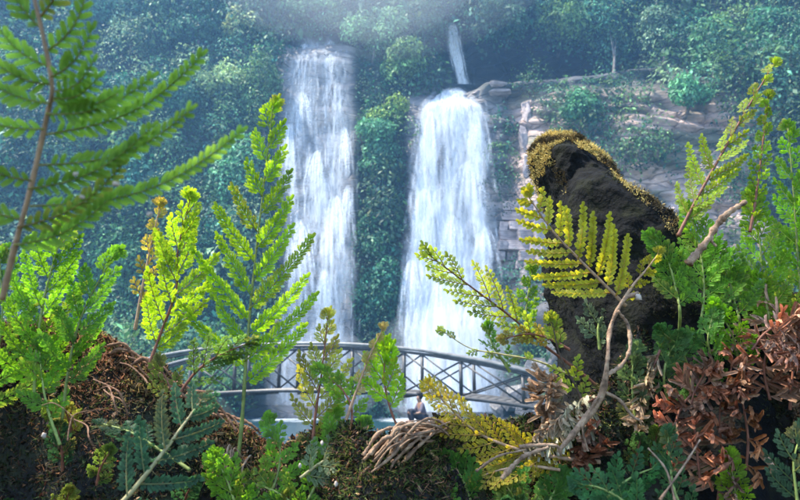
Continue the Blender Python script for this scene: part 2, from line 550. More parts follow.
def pool_material():
    m, nt, out = new_mat('pool_water')
    tc = N(nt, 'ShaderNodeTexCoord')
    n1 = N(nt, 'ShaderNodeTexNoise'); n1.inputs['Scale'].default_value = 1.4; n1.inputs['Detail'].default_value = 6
    nt.links.new(tc.outputs['Object'], n1.inputs['Vector'])
    b = N(nt, 'ShaderNodeBump'); b.inputs['Strength'].default_value = 0.5; b.inputs['Distance'].default_value = 0.15
    nt.links.new(n1.outputs[0], b.inputs['Height'])
    at_ = N(nt, 'ShaderNodeAttribute', attribute_name='dens')
    n2 = N(nt, 'ShaderNodeTexNoise'); n2.inputs['Scale'].default_value = 0.7; n2.inputs['Detail'].default_value = 8; n2.inputs['Roughness'].default_value = 0.7
    nt.links.new(tc.outputs['Object'], n2.inputs['Vector'])
    ad = N(nt, 'ShaderNodeMath', operation='ADD')
    nt.links.new(n2.outputs[0], ad.inputs[0]); nt.links.new(at_.outputs['Fac'], ad.inputs[1])
    mr = N(nt, 'ShaderNodeMapRange'); mr.inputs[1].default_value = 0.68; mr.inputs[2].default_value = 1.1
    nt.links.new(ad.outputs[0], mr.inputs[0])
    mc = N(nt, 'ShaderNodeMix', data_type='RGBA')
    nt.links.new(mr.outputs[0], mc.inputs[0])
    mc.inputs['A'].default_value = (0.02, 0.06, 0.075, 1); mc.inputs['B'].default_value = (0.78, 0.82, 0.86, 1)
    p = N(nt, 'ShaderNodeBsdfPrincipled')
    p.inputs['IOR'].default_value = 1.33
    rr = N(nt, 'ShaderNodeMapRange'); rr.inputs[3].default_value = 0.12; rr.inputs[4].default_value = 0.8
    nt.links.new(mr.outputs[0], rr.inputs[0]); nt.links.new(rr.outputs[0], p.inputs['Roughness'])
    nt.links.new(mc.outputs['Result'], p.inputs['Base Color']); nt.links.new(b.outputs[0], p.inputs['Normal'])
    nt.links.new(p.outputs[0], out.inputs[0])
    return m


M['pool'] = pool_material()
wx = np.linspace(-70, 70, 141); wy = np.linspace(4, 75, 110)
WX, WY = np.meshgrid(wx, wy)
foam = np.zeros_like(WX)
for cx, cyy, rr, k in ((-7.0, 44, 5.0, 0.4), (3.4, 44, 7.0, 0.7), (0, 43, 11, 0.1)):
    foam = np.maximum(foam, k * (1 - smooth(0.25, 1.0, np.hypot(WX - cx, (WY - cyy)) / rr)))
pool = obj('pool_water', make_mesh('pool_water', np.stack([WX, WY, WX * 0], -1).reshape(-1, 3), grid_faces(len(wx), len(wy)), M['pool'], extra=foam.ravel()))
tag(pool, kind='structure')

# ------------------------------------------------------------------ stones
def hull_rock(name, size, seed, mat, pts=22, squash=1.0):
    rr = np.random.default_rng(seed)
    bm = bmesh.new()
    d = norm(rr.normal(size=(pts, 3)))
    d = np.sign(d) * np.abs(d) ** 0.6
    d *= (0.85 + 0.25 * rr.random((pts, 1)))
    d[:, 2] *= squash
    for p in d * np.asarray(size):
        bm.verts.new(p)
    bmesh.ops.convex_hull(bm, input=bm.verts)
    bm.verts.ensure_lookup_table()
    loose = [v for v in bm.verts if not v.link_faces]
    bmesh.ops.delete(bm, geom=loose, context='VERTS')
    me = bpy.data.meshes.new(name)
    bm.to_mesh(me); bm.free()
    me.materials.append(mat)
    return me


def block_stone(name, seed, mat, jit=0.14):
    rr = np.random.default_rng(seed)
    bm = bmesh.new()
    bmesh.ops.create_cube(bm, size=2)
    for v in bm.verts:
        v.co += Vector(rr.uniform(-jit, jit, 3))
    bmesh.ops.bevel(bm, geom=list(bm.edges), offset=0.12, segments=1, affect='EDGES')
    me = bpy.data.meshes.new(name)
    bm.to_mesh(me); bm.free()
    me.materials.append(mat)
    return me


# the jointed outcrop right of the right-hand fall: one stone each, children of the cliff
stone_shapes = [block_stone('stone', 100 + i, M['rock']) for i in range(9)]
srow = [(203, 213, 502, 540), (213, 223, 500, 544), (223, 232, 499, 547), (232, 242, 498, 550), (242, 252, 497, 552), (252, 262, 496, 550), (262, 271, 497, 549), (271, 279, 499, 545)]
sr = np.random.default_rng(5)
for (y0, y1, x0, x1) in srow:
    x = x0
    while x < x1 - 4:
        w = sr.choice([9, 13, 18, 24])
        w = min(w, x1 - x)
        P = ray_cliff(x + w / 2, (y0 + y1) / 2)
        sc = P[1] / F
        s = obj('stone', stone_shapes[sr.integers(9)], cliff, Vector(P) + Vector((0, 0.1 + sr.uniform(-0.1, 0.1), 0)))
        s.scale = (w * sc * 0.52, 0.9, (y1 - y0) * sc * 0.52)
        s.rotation_euler = (sr.uniform(-.06, .06), sr.uniform(-.05, .05) + R(4), sr.uniform(-.12, .12))
        x += w
# broken ribs and ledge slabs where the bare rock begins
rib_shapes = [hull_rock('stone', (1, 1, 1), 140 + i, M['rock'], pts=30) for i in range(5)]
for (cx, cyy, w, h, rot, dep) in [(527, 112, 11, 26, -14, 0.5), (525, 140, 10, 30, -6, 0.5), (529, 166, 11, 26, 5, 0.5), (500, 92, 26, 7, 3, 0.6), (498, 84, 20, 6, 2, 0.6), (478, 91, 14, 6, -3, 0.5)]:
    P = ray_cliff(cx, cyy)
    sc = P[1] / F
    s = obj('stone', rib_shapes[sr.integers(5)], cliff, Vector(P) + Vector((0, 0.3, 0)))
    s.scale = (w * sc * 0.55, dep + 0.1, h * sc * 0.55)
    s.rotation_euler = (0, R(rot), sr.uniform(-.2, .2))

# boulders on the far shore
wet_shapes = [hull_rock('shore_boulder', (1, 1, 1), 300 + i, M['wetrock'], pts=40, squash=0.85) for i in range(5)]
for i, (px, py, Y, w) in enumerate([(545, 372, 34, 38), (575, 350, 38, 52), (608, 330, 41, 56), (600, 372, 32, 60), (560, 318, 43, 46), (590, 292, 44, 48), (640, 350, 36, 70), (625, 300, 43, 60), (520, 398, 36, 40), (505, 408, 37, 26), (535, 412, 30, 34)]):
    P = at(px, py, Y)
    sc = Y / F
    b = obj('shore_boulder', wet_shapes[i % 5], None, P)
    b.scale = (w * sc * 0.5, w * sc * 0.5, w * sc * 0.42)
    b.rotation_euler = (sr.uniform(-.3, .3), sr.uniform(-.3, .3), sr.uniform(0, 6))
    tag(b, 'dark wet boulder piled on the rocky shore behind the arched bridge', 'boulder', 'boulders piled between the bridge and the cliff')

# ------------------------------------------------------------------ jungle foliage
def leaf_quads(P, Nrm, L, W, r, droop=0.5):
    """rhombic leaves: P centres, Nrm normals; the tips hang down"""
    n = len(P)
    down = np.array([0, 0, -1.0]) + 0.75 * r.normal(size=(n, 3))
    t = norm(down - Nrm * np.sum(down * Nrm, 1, keepdims=True))
    s = np.cross(Nrm, t)
    L = L[:, None]; W = W[:, None]
    bend = Nrm * (L * -0.18 * droop)
    V = np.stack([P - t * L * 0.5, P + s * W * 0.5 + bend * -0.4, P + t * L * 0.5 + bend, P - s * W * 0.5 + bend * -0.4], 1)
    return V.reshape(-1, 3), np.arange(n * 4).reshape(-1, 4)


def bush_leaves(c, rad, nl, col, r, size=(0.14, 0.34), outward=(0, -1, 0.35), aspect=1.0, back=-0.35):
    d = norm(r.normal(size=(int(nl * 1.7), 3)))
    o = norm(np.array(outward))
    d = d[(d @ o) > back][:nl]
    n = len(d)
    rr = rad * (0.62 + 0.42 * r.random(n) ** 0.6) * (1 + 0.25 * vnoise(d * 2.3 + c))
    P = c + d * rr[:, None] * np.array([1, 1, aspect])
    nn = norm(d * 0.7 + np.array([0, -0.1, 0.55]) + 0.55 * r.normal(size=(n, 3)))
    L = r.uniform(size[0], size[1], n)
    V, f = leaf_quads(P, nn, L, L * r.uniform(0.4, 0.62, n), r)
    k = np.clip(col * r.uniform(0.6, 1.4, (n, 1)) * np.where(r.random((n, 1)) < 0.12, 2.0, 1.0) + r.normal(0, 0.008, (n, 3)), 0.008, 1)  # a share of leaves painted twice as bright, as glints
    return V, f, np.repeat(k, 4, 0)


greens = np.array([(0.032, 0.085, 0.042), (0.055, 0.125, 0.05), (0.032, 0.10, 0.062), (0.075, 0.14, 0.05), (0.055, 0.14, 0.08), (0.11, 0.17, 0.09)])


def foliage(name, pts, mat, seed, rmin, rmax, leaf, dens=260, tint=None):
    r = np.random.default_rng(seed)
    mb = MB()
    for P in pts:
        rad = r.uniform(rmin, rmax)
        col = greens[r.integers(len(greens))] * r.uniform(0.5, 1.6)
        if tint is not None: col = col * tint
        a = r.choice([1.0, 1.0, 0.7, 1.6, 2.2]); lk = r.choice([0.6, 0.8, 1.0, 1.0, 1.5])
        V, f, k = bush_leaves(np.asarray(P) + np.array([0, -0.25 * rad, 0]), rad, int(dens * rad * rad * (0.6 + 0.4 * a) / lk ** 1.3), col, r, (leaf[0] * lk, leaf[1] * lk), aspect=a)
        mb.add(V, f, k)
    o = obj(name, mb.mesh(name, mat))
    tag(o, kind='stuff')
    return o


def veg_ok(px, py, r):
    if fall_mask(px, py, L_FALL, 5) or fall_mask(px, py, R_FALL, 4) or fall_mask(px, py, CHUTE, 5): return False
    if 262 < px < 372 and 24 < py < 44: return False
    if 466 < px < 640 and 44 < py < 84: return r.random() < 0.10
    if 494 < px < 552 and 198 < py < 284: return False
    if 515 < px < 538 and 88 < py < 195: return r.random() < 0.10
    if 480 < px < 560 and 78 < py < 100: return r.random() < 0.25
    if 538 < px < 790 and 92 < py < 320:
        n = fbm(np.array([px / 42, py / 34, 4.4]), 3)
        if 545 < px < 605 and 88 < py < 135: n += 0.5
        if 600 < px < 720 and 165 < py < 235: n -= 0.35
        return n > -0.04
    return True


r0 = np.random.default_rng(21)
pts = []
N_BUSH = 2300
qx = r0.uniform(-60, 880, N_BUSH); qy = r0.uniform(-60, 405, N_BUSH)
keep = np.array([veg_ok(a, b, r0) for a, b in zip(qx, qy)])
wall_pts = ray_cliff(qx[keep], qy[keep])
foliage('cliff_foliage', wall_pts, M['jungle'], 31, 0.6, 1.9, (0.18, 0.46), dens=62)
big = np.array([(r0.uniform(-50, 850), r0.uniform(-50, 395)) for _ in range(900)])
kb = np.array([veg_ok(a, b, r0) and veg_ok(a - 18, b, r0) and veg_ok(a + 18, b, r0) and not (470 < a < 790 and 85 < b < 320) for a, b in big])
lump_pts = ray_cliff(big[kb][:330, 0], big[kb][:330, 1]) + np.array([0, -0.5, 0])
foliage('cliff_foliage', lump_pts, M['jungle'], 35, 0.9, 2.3, (0.22, 0.55), dens=70, tint=np.array([1.35, 1.3, 1.3]))
# sparser growth on the wall beyond the picture's edges
ex = np.concatenate([r0.uniform(-72, -38, 260), r0.uniform(38, 72, 260), r0.uniform(-60, 60, 420)])
ez = np.concatenate([r0.uniform(0, 48, 520), r0.uniform(36, 50, 420)])
edge_pts = np.stack([ex, cliffY(ex, ez), ez], -1)
foliage('cliff_foliage', edge_pts, M['jungle'], 32, 1.3, 2.8, (0.4, 0.8), dens=26)

# shrubs on the shore and low plants beside the bridge ends
shore = []
for _ in range(150):
    px = r0.uniform(545, 800); Y = r0.uniform(26, 43)
    py = r0.uniform(290, 395)
    P = at(px, py, Y)
    if P[2] < groundZ(P[0], P[1]) + 2.4 and P[2] > 0.2: shore.append(P)
for _ in range(140):
    px = r0.uniform(-40, 250); Y = r0.uniform(24, 42)
    P = at(px, r0.uniform(330, 395), Y)
    if P[2] > 0.2 and P[0] < -7.5: shore.append(P)
foliage('shore_foliage', shore, M['jungle'], 33, 0.5, 1.0, (0.12, 0.3), dens=150)


gp = []
for _ in range(2600):
    x_ = r0.choice([-1, 1]) * r0.uniform(1.2, 42); y_ = r0.uniform(-14, 40)
    if abs(x_) < 5.5 and (y_ > 2.5 or y_ > -1.5): continue
    z_ = float(groundZ(np.array(x_), np.array(y_)))
    if z_ < 0.35: continue
    if abs(x_ * 17.6 / max(y_, .1)) < 8.5 and 0 < y_ < 15: continue
    gp.append((x_, y_, z_ + 0.1))
foliage('ground_foliage', gp[:900], M['jungle'], 36, 0.35, 1.0, (0.14, 0.34), dens=90)


def tree(px, py, w, h, label, tint=(1, 1, 1), seed=0, forward=1.2, vine=False, leaf=(0.2, 0.5)):
    """a tree rooted on the cliff; px, py = middle of its crown in the photograph, w, h its size there"""
    r = np.random.default_rng(900 + seed)
    S = ray_cliff(px, py)
    Y = S[1] - forward
    P = at(px, py, Y)
    sc = Y / F
    W, H = w * sc / 2, h * sc / 2
    rootp = ray_cliff(px + r.uniform(-4, 4), py + h * 0.62)
    t = thing('tree', label, 'tree', Vector(rootp), 'trees growing on the cliff')
    off = np.asarray(rootp)
    tr = MB()
    spine = catmull([off + np.array([0, 0.5, -0.3]), off + (P - off) * 0.5 + np.array([0.15, -0.25, 0]), P + np.array([0, 0.2, 0.25 * H]), P + np.array([0.1, 0.1, 0.7 * H])], 12)
    V, f = tube_arrays(spine - off, np.linspace(0.17, 0.04, 12), 7)
    tr.add(V, f)
    lobes = []
    nl = 9 if not vine else 11
    for i in range(nl):
        a = r.uniform(0, 2 * math.pi); q = math.sqrt(r.random())
        c = P + np.array([math.cos(a) * q * W * 0.75, r.uniform(-0.9, 0.5), math.sin(a) * q * H * 0.72])
        lobes.append(c)
        j = int(np.clip(4 + r.integers(0, 6), 0, 10))
        mid = (spine[j] + c) / 2 + np.array([0, 0, 0.15])
        V, f = tube_arrays(catmull([spine[j], mid, c], 6) - off, np.linspace(0.06, 0.015, 6), 5)
        tr.add(V, f)
    obj('trunk', tr.mesh('trunk', M['bark'], True), t)
    cr = MB()
    base = greens[r.integers(len(greens))] * np.array(tint) * 1.3
    for c in lobes:
        rad = r.uniform(0.36, 0.6) * min(W, H) + 0.25
        V, f, k = bush_leaves(c - off, rad, int(190 * rad * rad) + 60, base * r.uniform(0.8, 1.25), r, leaf, aspect=1.9 if vine else 0.8, back=-0.7)
        cr.add(V, f, k)
    obj('crown', cr.mesh('crown', M['jungle']), t)
    return t


PALE = (2.3, 1.9, 2.2)
TREES = [
    (375, 34, 62, 56, 'pale whitish leafy tree overhanging the gap between the two waterfalls', PALE, False),
    (402, 66, 46, 46, 'pale green tree just below the whitish tree between the waterfalls', (1.5, 1.4, 1.4), False),
    (425, 22, 40, 44, 'green tree leaning over the start of the thin upper cascade', (1.2, 1.1, 1.1), False),
    (132, 22, 40, 62, 'tall vine-draped tree standing high in the forest above the blurred frond', (1.7, 1.6, 1.7), True),
    (246, 28, 50, 44, 'pale pinkish flowering tree high up beside the veil waterfall', (2.6, 1.7, 2.0), False),
    (196, 26, 56, 60, 'broad dusty green tree next to the pale pinkish flowering tree', (1.4, 1.3, 1.4), False),
    (318, 12, 90, 30, 'wide bushy tree roofing the dark overhang above the veil waterfall', (1.6, 1.5, 1.5), False),
    (90, 20, 46, 60, 'dark green tree beside the tall vine-draped tree', (0.9, 0.95, 1.0), False),
    (262, 96, 44, 90, 'dark shaggy tree hugging the edge of the veil waterfall', (0.9, 0.95, 0.95), True),
    (505, 20, 60, 44, 'leafy tree roofing the dark hollow beside the thin upper cascade', (1.1, 1.1, 1.1), False),
    (560, 22, 62, 52, 'rounded bright green tree above the dark hollow in the cliff', (1.4, 1.35, 1.2), False),
    (612, 40, 40, 80, 'vine-hung tree trailing down past the end of the dark hollow', (1.1, 1.05, 1.1), True),
    (660, 30, 56, 66, 'dense dark tree on the rim above the bare pink rock', (0.85, 0.9, 0.95), False),
    (712, 50, 50, 78, 'creeper-covered tree above the bare pink rock', (1.1, 1.1, 1.2), True),
    (760, 36, 60, 70, 'large glossy green tree on the rim behind the upright sunlit frond', (1.0, 1.1, 1.0), False),
    (376, 150, 46, 70, 'bright green shrubby tree clinging to the wall between the waterfalls', (1.3, 1.3, 1.1), False),
    (380, 230, 44, 60, 'low dark shrubby tree halfway down the wall between the waterfalls', (1.0, 1.05, 0.95), False),
    (222, 84, 60, 54, 'rounded sunlit crown below the broad dusty green tree', (1.7, 1.6, 1.3), False),
    (170, 104, 52, 50, 'blue-green crown glimpsed above the lowest blurred pinna', (1.1, 1.25, 1.3), False),
    (112, 92, 56, 60, 'dark crown seen through the gaps of the blurred frond', (0.75, 0.85, 0.9), False),
    (236, 178, 50, 64, 'drooping leafy tree between the sunlit curved frond and the veil waterfall', (1.3, 1.35, 1.2), True),
    (140, 178, 60, 50, 'grey-green spreading tree behind the lowest blurred pinna', (1.6, 1.6, 1.7), False),
    (206, 246, 46, 50, 'small dark tree low on the wall behind the tall triangular frond', (0.8, 0.9, 0.9), False),
    (120, 262, 56, 60, 'hanging creeper-clad tree low on the wall above the rust-coloured ridge', (1.1, 1.2, 1.2), True),
    (384, 112, 50, 44, 'yellowish green crown below the pale trees between the waterfalls', (1.8, 1.6, 1.0), False),
    (382, 300, 44, 56, 'dark fern-hung shrubby tree near the foot of the wall between the waterfalls', (0.9, 1.0, 0.9), True),
    (686, 96, 46, 34, 'low spreading green tree on the brink of the bare pink rock', (1.3, 1.35, 1.1), False),
    (578, 112, 52, 44, 'rounded green bush-like tree at the head of the bare pink rock', (1.2, 1.25, 1.0), False),
]
for i, (px, py, w, h, lab, tint, vine) in enumerate(TREES):
    tree(px, py, w, h, lab, tint, i, vine=vine)

# ------------------------------------------------------------------ waterfalls
def fall_surface(T, ny, jut):
    """distance profile down a fall: stays just in front of the rock"""
    ys = np.linspace(T[0, 0], T[-1, 0], ny)
    l = np.interp(ys, T[:, 0], T[:, 1]); r = np.interp(ys, T[:, 0], T[:, 2])
    Y = np.full(ny, 60.0)
    for u in np.linspace(0.0, 1, 9):
        Y = np.minimum(Y, ray_cliff(l + (r - l) * u, ys)[:, 1])
    Y = np.minimum.accumulate(Y)
    k = np.ones(15) / 15
    Y = np.convolve(np.pad(Y, 7, mode='edge'), k, 'valid')
    return ys, l, r, Y - jut


def ribbon(P, w, side, uvoff, dens, acc):
    seg = len(P)
    for q in (-1, 0, 1):
        acc['V'].append(P + side * (w[:, None] * q) + np.array([0, -0.02 * (q == 0), 0]))
        acc['uv'].append(np.stack([P[:, 0] + w * q + uvoff[0], P[:, 2] + uvoff[1]], -1))
        acc['d'].append(np.full(seg, dens if q == 0 else 0.0) * np.sin(np.linspace(0.3, math.pi - 0.15, seg)))
    idx = acc['c'] + np.arange(seg - 1)
    acc['f'].append(np.stack([idx, idx + seg, idx + seg + 1, idx + 1], -1))
    acc['f'].append(np.stack([idx + seg, idx + 2 * seg, idx + 2 * seg + 1, idx + seg + 1], -1))
    acc['c'] += 3 * seg


def waterfall(name, label, T, layers, strands, fans, columns, seed, jut=0.35, rag=7):
    r = np.random.default_rng(seed)
    ny = 170
    ys, l, rr, Y = fall_surface(T, ny, jut)
    top = at((l[0] + rr[0]) / 2, ys[0], Y[0])
    t = thing(name, label, 'waterfall', Vector((top[0], Y[-1], 0)))
    org = np.array([top[0], Y[-1], 0])
    nu = 60
    u = np.linspace(0, 1, nu)
    for (mat, dens, du, dy, seedk) in layers:
        UU, YY_ = np.meshgrid(u, ys)
        wob = lambda k: rag * fbm(xyz(YY_ / 45, YY_ * 0 + k, YY_ * 0), 3) * smooth(ys[0], ys[0] + 40, YY_)
        ll = np.interp(YY_, ys, l) + wob(seedk) - du
        r2 = np.interp(YY_, ys, rr) + wob(seedk + 7) + du
        px = ll + (r2 - ll) * UU
        Yd = np.interp(YY_, ys, Y) - dy + 0.5 * fbm(xyz(px / 8, YY_ / 40, px * 0 + seedk), 3)
        # ragged upper lip
        yl = YY_ + np.clip(8 * fbm(xyz(px / 12, px * 0 + seedk, px * 0), 2), -2, 9) * (1 - smooth(ys[0], ys[0] + 30, YY_)) + 10 * (2 * UU - 1) ** 4 * (1 - smooth(ys[0], ys[0] + 40, YY_))
        P = at_n(px, yl, Yd)
        edge = smooth(0, 0.2, UU) * smooth(0, 0.2, 1 - UU)
        endf = smooth(ys[0] - 1, ys[0] + 5, YY_)
        big = 0.72 + 1.1 * fbm(xyz(px / 10, YY_ / 55, px * 0 + seedk * 3.3), 3)
        for (cx, cw, y0, y1, amp) in columns:
            big = big + amp * np.exp(-((px - cx) / cw) ** 2) * smooth(y0 - 12, y0 + 12, YY_) * (1 - smooth(y1 - 12, y1 + 12, YY_))
        dn = np.clip(dens * edge * endf * big, 0, 1)
        fl = np.stack([P[..., 0] + seedk * 13, P[..., 2]], -1)
        obj('water_sheet', make_mesh('water_sheet', (P - org).reshape(-1, 3), grid_faces(nu, ny), M[mat], uv=fl.reshape(-1, 2), extra=dn.ravel(), smooth_shade=True), t)
    acc = dict(V=[], uv=[], d=[], f=[], c=0)
    n, seg = strands[0], 8
    for i in range(n):
        u0 = r.uniform(-0.03, 1.03)
        if fbm(np.array([u0 * 7 + seed, 0.0, 0.0]), 2) < r.uniform(-0.5, 0.35): continue
        y0 = r.uniform(ys[0], ys[-1] - 20)
        yy = np.linspace(y0, min(y0 + r.uniform(*strands[1]), ys[-1]), seg)
        lq = np.interp(yy, ys, l); rq = np.interp(yy, ys, rr)
        px = lq + (rq - lq) * u0 + 2.2 * fbm(xyz(yy / 20, yy * 0 + i * 3.7, yy * 0), 2)
        P = at_n(px, yy, np.interp(yy, ys, Y) - r.uniform(0.0, 0.8))
        w = r.uniform(*strands[2]) * np.linspace(0.5, 1.3, seg)
        a = r.uniform(-0.7, 0.7)
        ribbon(P, w, np.array([math.cos(a), math.sin(a), 0]), (i * 0.37, i * 1.7), r.uniform(0.2, 0.75), acc)
    # water breaking on small ledges: fans of spray spreading from one point
    for (fx, fy, spread, ln, cnt) in fans:
        for i in range(cnt):
            k = r.normal(0, 0.5)
            tq = np.linspace(0, 1, seg)
            le = ln * r.uniform(0.4, 1.0)
            px = fx + r.normal(0, 1.5) + spread * k * tq ** 0.6
            py = fy + r.uniform(-1, 2) + le * (tq ** 1.5) + 3 * abs(k) * tq
            py = np.minimum(py, ys[-1])
            P = at_n(px, py, np.interp(py, ys, Y) - 0.3 - 0.7 * np.sin(tq * 1.5) - r.uniform(0, .3))
            ribbon(P, r.uniform(*strands[2]) * np.linspace(.5, 1.2, seg), np.array([1, 0, 0]), (i * 0.71, i * 2.3), r.uniform(0.2, 0.8), acc)
    o = obj('water_strands', make_mesh('water_strands', np.concatenate(acc['V']) - org, np.concatenate(acc['f']), M['strand'], uv=np.concatenate(acc['uv']), extra=np.concatenate(acc['d']), smooth_shade=True), t)
    tag(o, kind='stuff')
    return t


waterfall('waterfall', 'thin veil waterfall running down a dark face beside shaggy trees', L_FALL,
          [('veil', 0.42, 0, 0.0, 1), ('veil', 0.34, -3, 0.35, 2), ('veil', 0.22, 6, 0.8, 3)], (430, (14, 60), (0.05, 0.2)),
          [(300, 92, 12, 60, 26), (288, 125, 10, 80, 30), (345, 128, 12, 60, 30), (318, 150, 16, 80, 40), (335, 196, 16, 90, 40), (300, 220, 16, 100, 30), (325, 270, 22, 80, 40), (348, 185, 8, 60, 20)],
          [(336, 9, 38, 120, 0.5), (303, 8, 48, 110, 0.25), (327, 13, 190, 400, 0.55), (290, 7, 110, 330, 0.3)], 51)
waterfall('waterfall', 'full white waterfall spreading below the rock ledge', R_FALL,
          [('dense', 0.75, 0, 0.0, 4), ('dense', 0.52, -3, 0.4, 5), ('veil', 0.45, 5, 0.9, 6)], (620, (14, 60), (0.07, 0.28)),
          [(455, 96, 26, 40, 60), (430, 112, 14, 70, 40), (476, 112, 12, 60, 40), (470, 160, 18, 70, 40), (425, 190, 16, 90, 40), (452, 215, 20, 90, 40), (484, 228, 15, 60, 40), (440, 280, 26, 90, 50), (476, 290, 16, 90, 40), (412, 260, 14, 80, 30)],
          [(425, 10, 95, 400, 0.6), (480, 9, 100, 260, 0.45), (452, 12, 89, 130, 0.7), (455, 20, 250, 410, 0.5), (458, 10, 150, 230, -0.35), (440, 7, 120, 190, -0.35)], 52)
waterfall('waterfall', 'narrow upper cascade dropping from the forest onto the rock ledge', CHUTE,
          [('dense', 1.0, 0, 0.0, 8), ('dense', 0.9, -1, 0.25, 9)], (120, (10, 30), (0.04, 0.12)), [(466, 82, 20, 9, 24)], [(456, 6, 20, 90, 0.5)], 53, jut=0.4, rag=3)

# spray drifting at the feet of the falls
def volume_mat(name, col, dens, aniso):
    m, nt, out = new_mat(name)
    v = N(nt, 'ShaderNodeVolumePrincipled')
    v.inputs['Color'].default_value = (*col, 1)
    v.inputs['Density'].default_value = dens
    v.inputs['Anisotropy'].default_value = aniso
    nt.links.new(v.outputs[0], out.inputs['Volume'])
    return m


M['mist'] = volume_mat('spray_mist', (0.97, 0.98, 1.0), 0.075, 0.0)


def blob(name, c, s, seed, mat):
    bm = bmesh.new()
    bmesh.ops.create_icosphere(bm, subdivisions=4, radius=1)
    V = np.array([v.co[:] for v in bm.verts])
    d = 1 + (0.28 if seed < 20 else 0.08) * fbm(V * 1.4 + seed * 9, 3)
    for v, k in zip(bm.verts, d): v.co *= k
    me = bpy.data.meshes.new(name)
    bm.to_mesh(me); bm.free()
    me.materials.append(mat)
    for p in me.polygons: p.use_smooth = True
    o = obj(name, me, None, c)
    o.scale = s
    return tag(o, kind='stuff')


for i, (px, py, Y, sx, sy, sz) in enumerate([(452, 372, 43.2, 5.0, 1.6, 5.2), (322, 378, 43.6, 4.2, 1.5, 3.4), (470, 330, 43.6, 3.4, 1.0, 4.2)]):
    blob('spray_mist', at(px, py, Y), (sx, sy, sz), i, M['mist'])

M['thin_mist'] = volume_mat('thin_mist', (0.95, 0.98, 1.0), 0.0055, 0.2)
for i, (px, py, Y, sx, sy, sz) in enumerate([(385, -60, 45, 15, 7, 10), (372, -40, 46, 9, 6, 6.5), (350, -50, 45.5, 12, 6, 8)]):
    blob('spray_mist', at(px, py, Y), (sx, sy, sz), i + 20, M['thin_mist'])

# ------------------------------------------------------------------ the bridge
PHI = R(17)
BR_U = np.array([math.cos(PHI), -math.sin(PHI), 0]); BR_N = np.array([math.sin(PHI), math.cos(PHI), 0])
BR_O = at(350, 391, 17.6)
BR_W = 1.9


def bridge_pt(px, py):
    """photo pixel -> point in the near truss's plane, as (s along, z)"""
    d = at(px, py, 1.0) - np.array([0, 0, CAMZ])
    o = np.array([0, 0, CAMZ])
    k = np.dot(BR_O - o, BR_N) / np.dot(d, BR_N)
    P = o + d * k
    return np.dot(P - BR_O, BR_U), P[2]


top_px = [(95, 376), (130, 365), (160, 357), (200, 350.5), (250, 346.5), (300, 345), (350, 345.5), (404, 349.5), (461, 358.5), (523, 371.5), (560, 382), (610, 398)]
bot_px = [(95, 410), (160, 398.5), (200, 394), (250, 391), (300, 390), (350, 391), (404, 393), (461, 397), (523, 405), (560, 412), (610, 424)]
tp = np.array([bridge_pt(*p) for p in top_px]); bp = np.array([bridge_pt(*p) for p in bot_px])
ztop = lambda s: np.interp(s, tp[:, 0], tp[:, 1])
zbot = lambda s: np.interp(s, bp[:, 0], bp[:, 1])
s_all = np.linspace(tp[0, 0], tp[-1, 0], 60)


def sm_curve(fn, s):
    z = fn(s); k = np.ones(7) / 7
    return np.convolve(np.pad(z, 3, mode='reflect', reflect_type='odd'), k, 'valid')


zt_s, zb_s = sm_curve(ztop, s_all), sm_curve(zbot, s_all)
ztop = lambda s: np.interp(s, s_all, zt_s)
zbot = lambda s: np.interp(s, s_all, zb_s)
br_org = BR_O + BR_N * BR_W / 2; br_org = np.array([br_org[0], br_org[1], zbot(0.0)])
bridge = thing('footbridge', 'grey steel arched footbridge with crossed truss railings over the pool', 'bridge', Vector(br_org))


def bw(s, z, side, dn=0.0):
    return BR_O * np.array([1, 1, 0]) + BR_U * s + BR_N * (side * BR_W + dn) + np.array([0, 0, z]) - br_org


def bar(P0, P1, w, h):
    """rectangular bar between two points"""
    P0, P1 = np.asarray(P0, float), np.asarray(P1, float)
    t = norm(P1 - P0)
    a = BR_N - t * np.dot(BR_N, t); a = norm(a); b = np.cross(t, a)
    V = []
    for P in (P0, P1):
        for (i, j) in ((-1, -1), (1, -1), (1, 1), (-1, 1)):
            V.append(P + a * i * w / 2 + b * j * h / 2)
    f = np.array([[0, 1, 2, 3][::-1], [4, 5, 6, 7], [0, 1, 5, 4], [1, 2, 6, 5], [2, 3, 7, 6], [3, 0, 4, 7]])
    return np.array(V), f


def strip_rail(name, zf, side, w, h, mat, dz=0.0):
    s = s_all
    ring = []
    for (i, j) in ((-1, -1), (1, -1), (1, 1), (-1, 1)):
        ring.append(np.array([bw(q, float(zf(q)) + dz + j * h / 2, side, i * w / 2) for q in s]))
    V = np.stack(ring, 1).reshape(-1, 3)
    f = grid_faces(4, len(s), wrap=True)
    caps = np.array([[3, 2, 1, 0], [len(s) * 4 - 4, len(s) * 4 - 3, len(s) * 4 - 2, len(s) * 4 - 1]])
    return obj(name, make_mesh(name, V, [f, caps], mat), bridge)


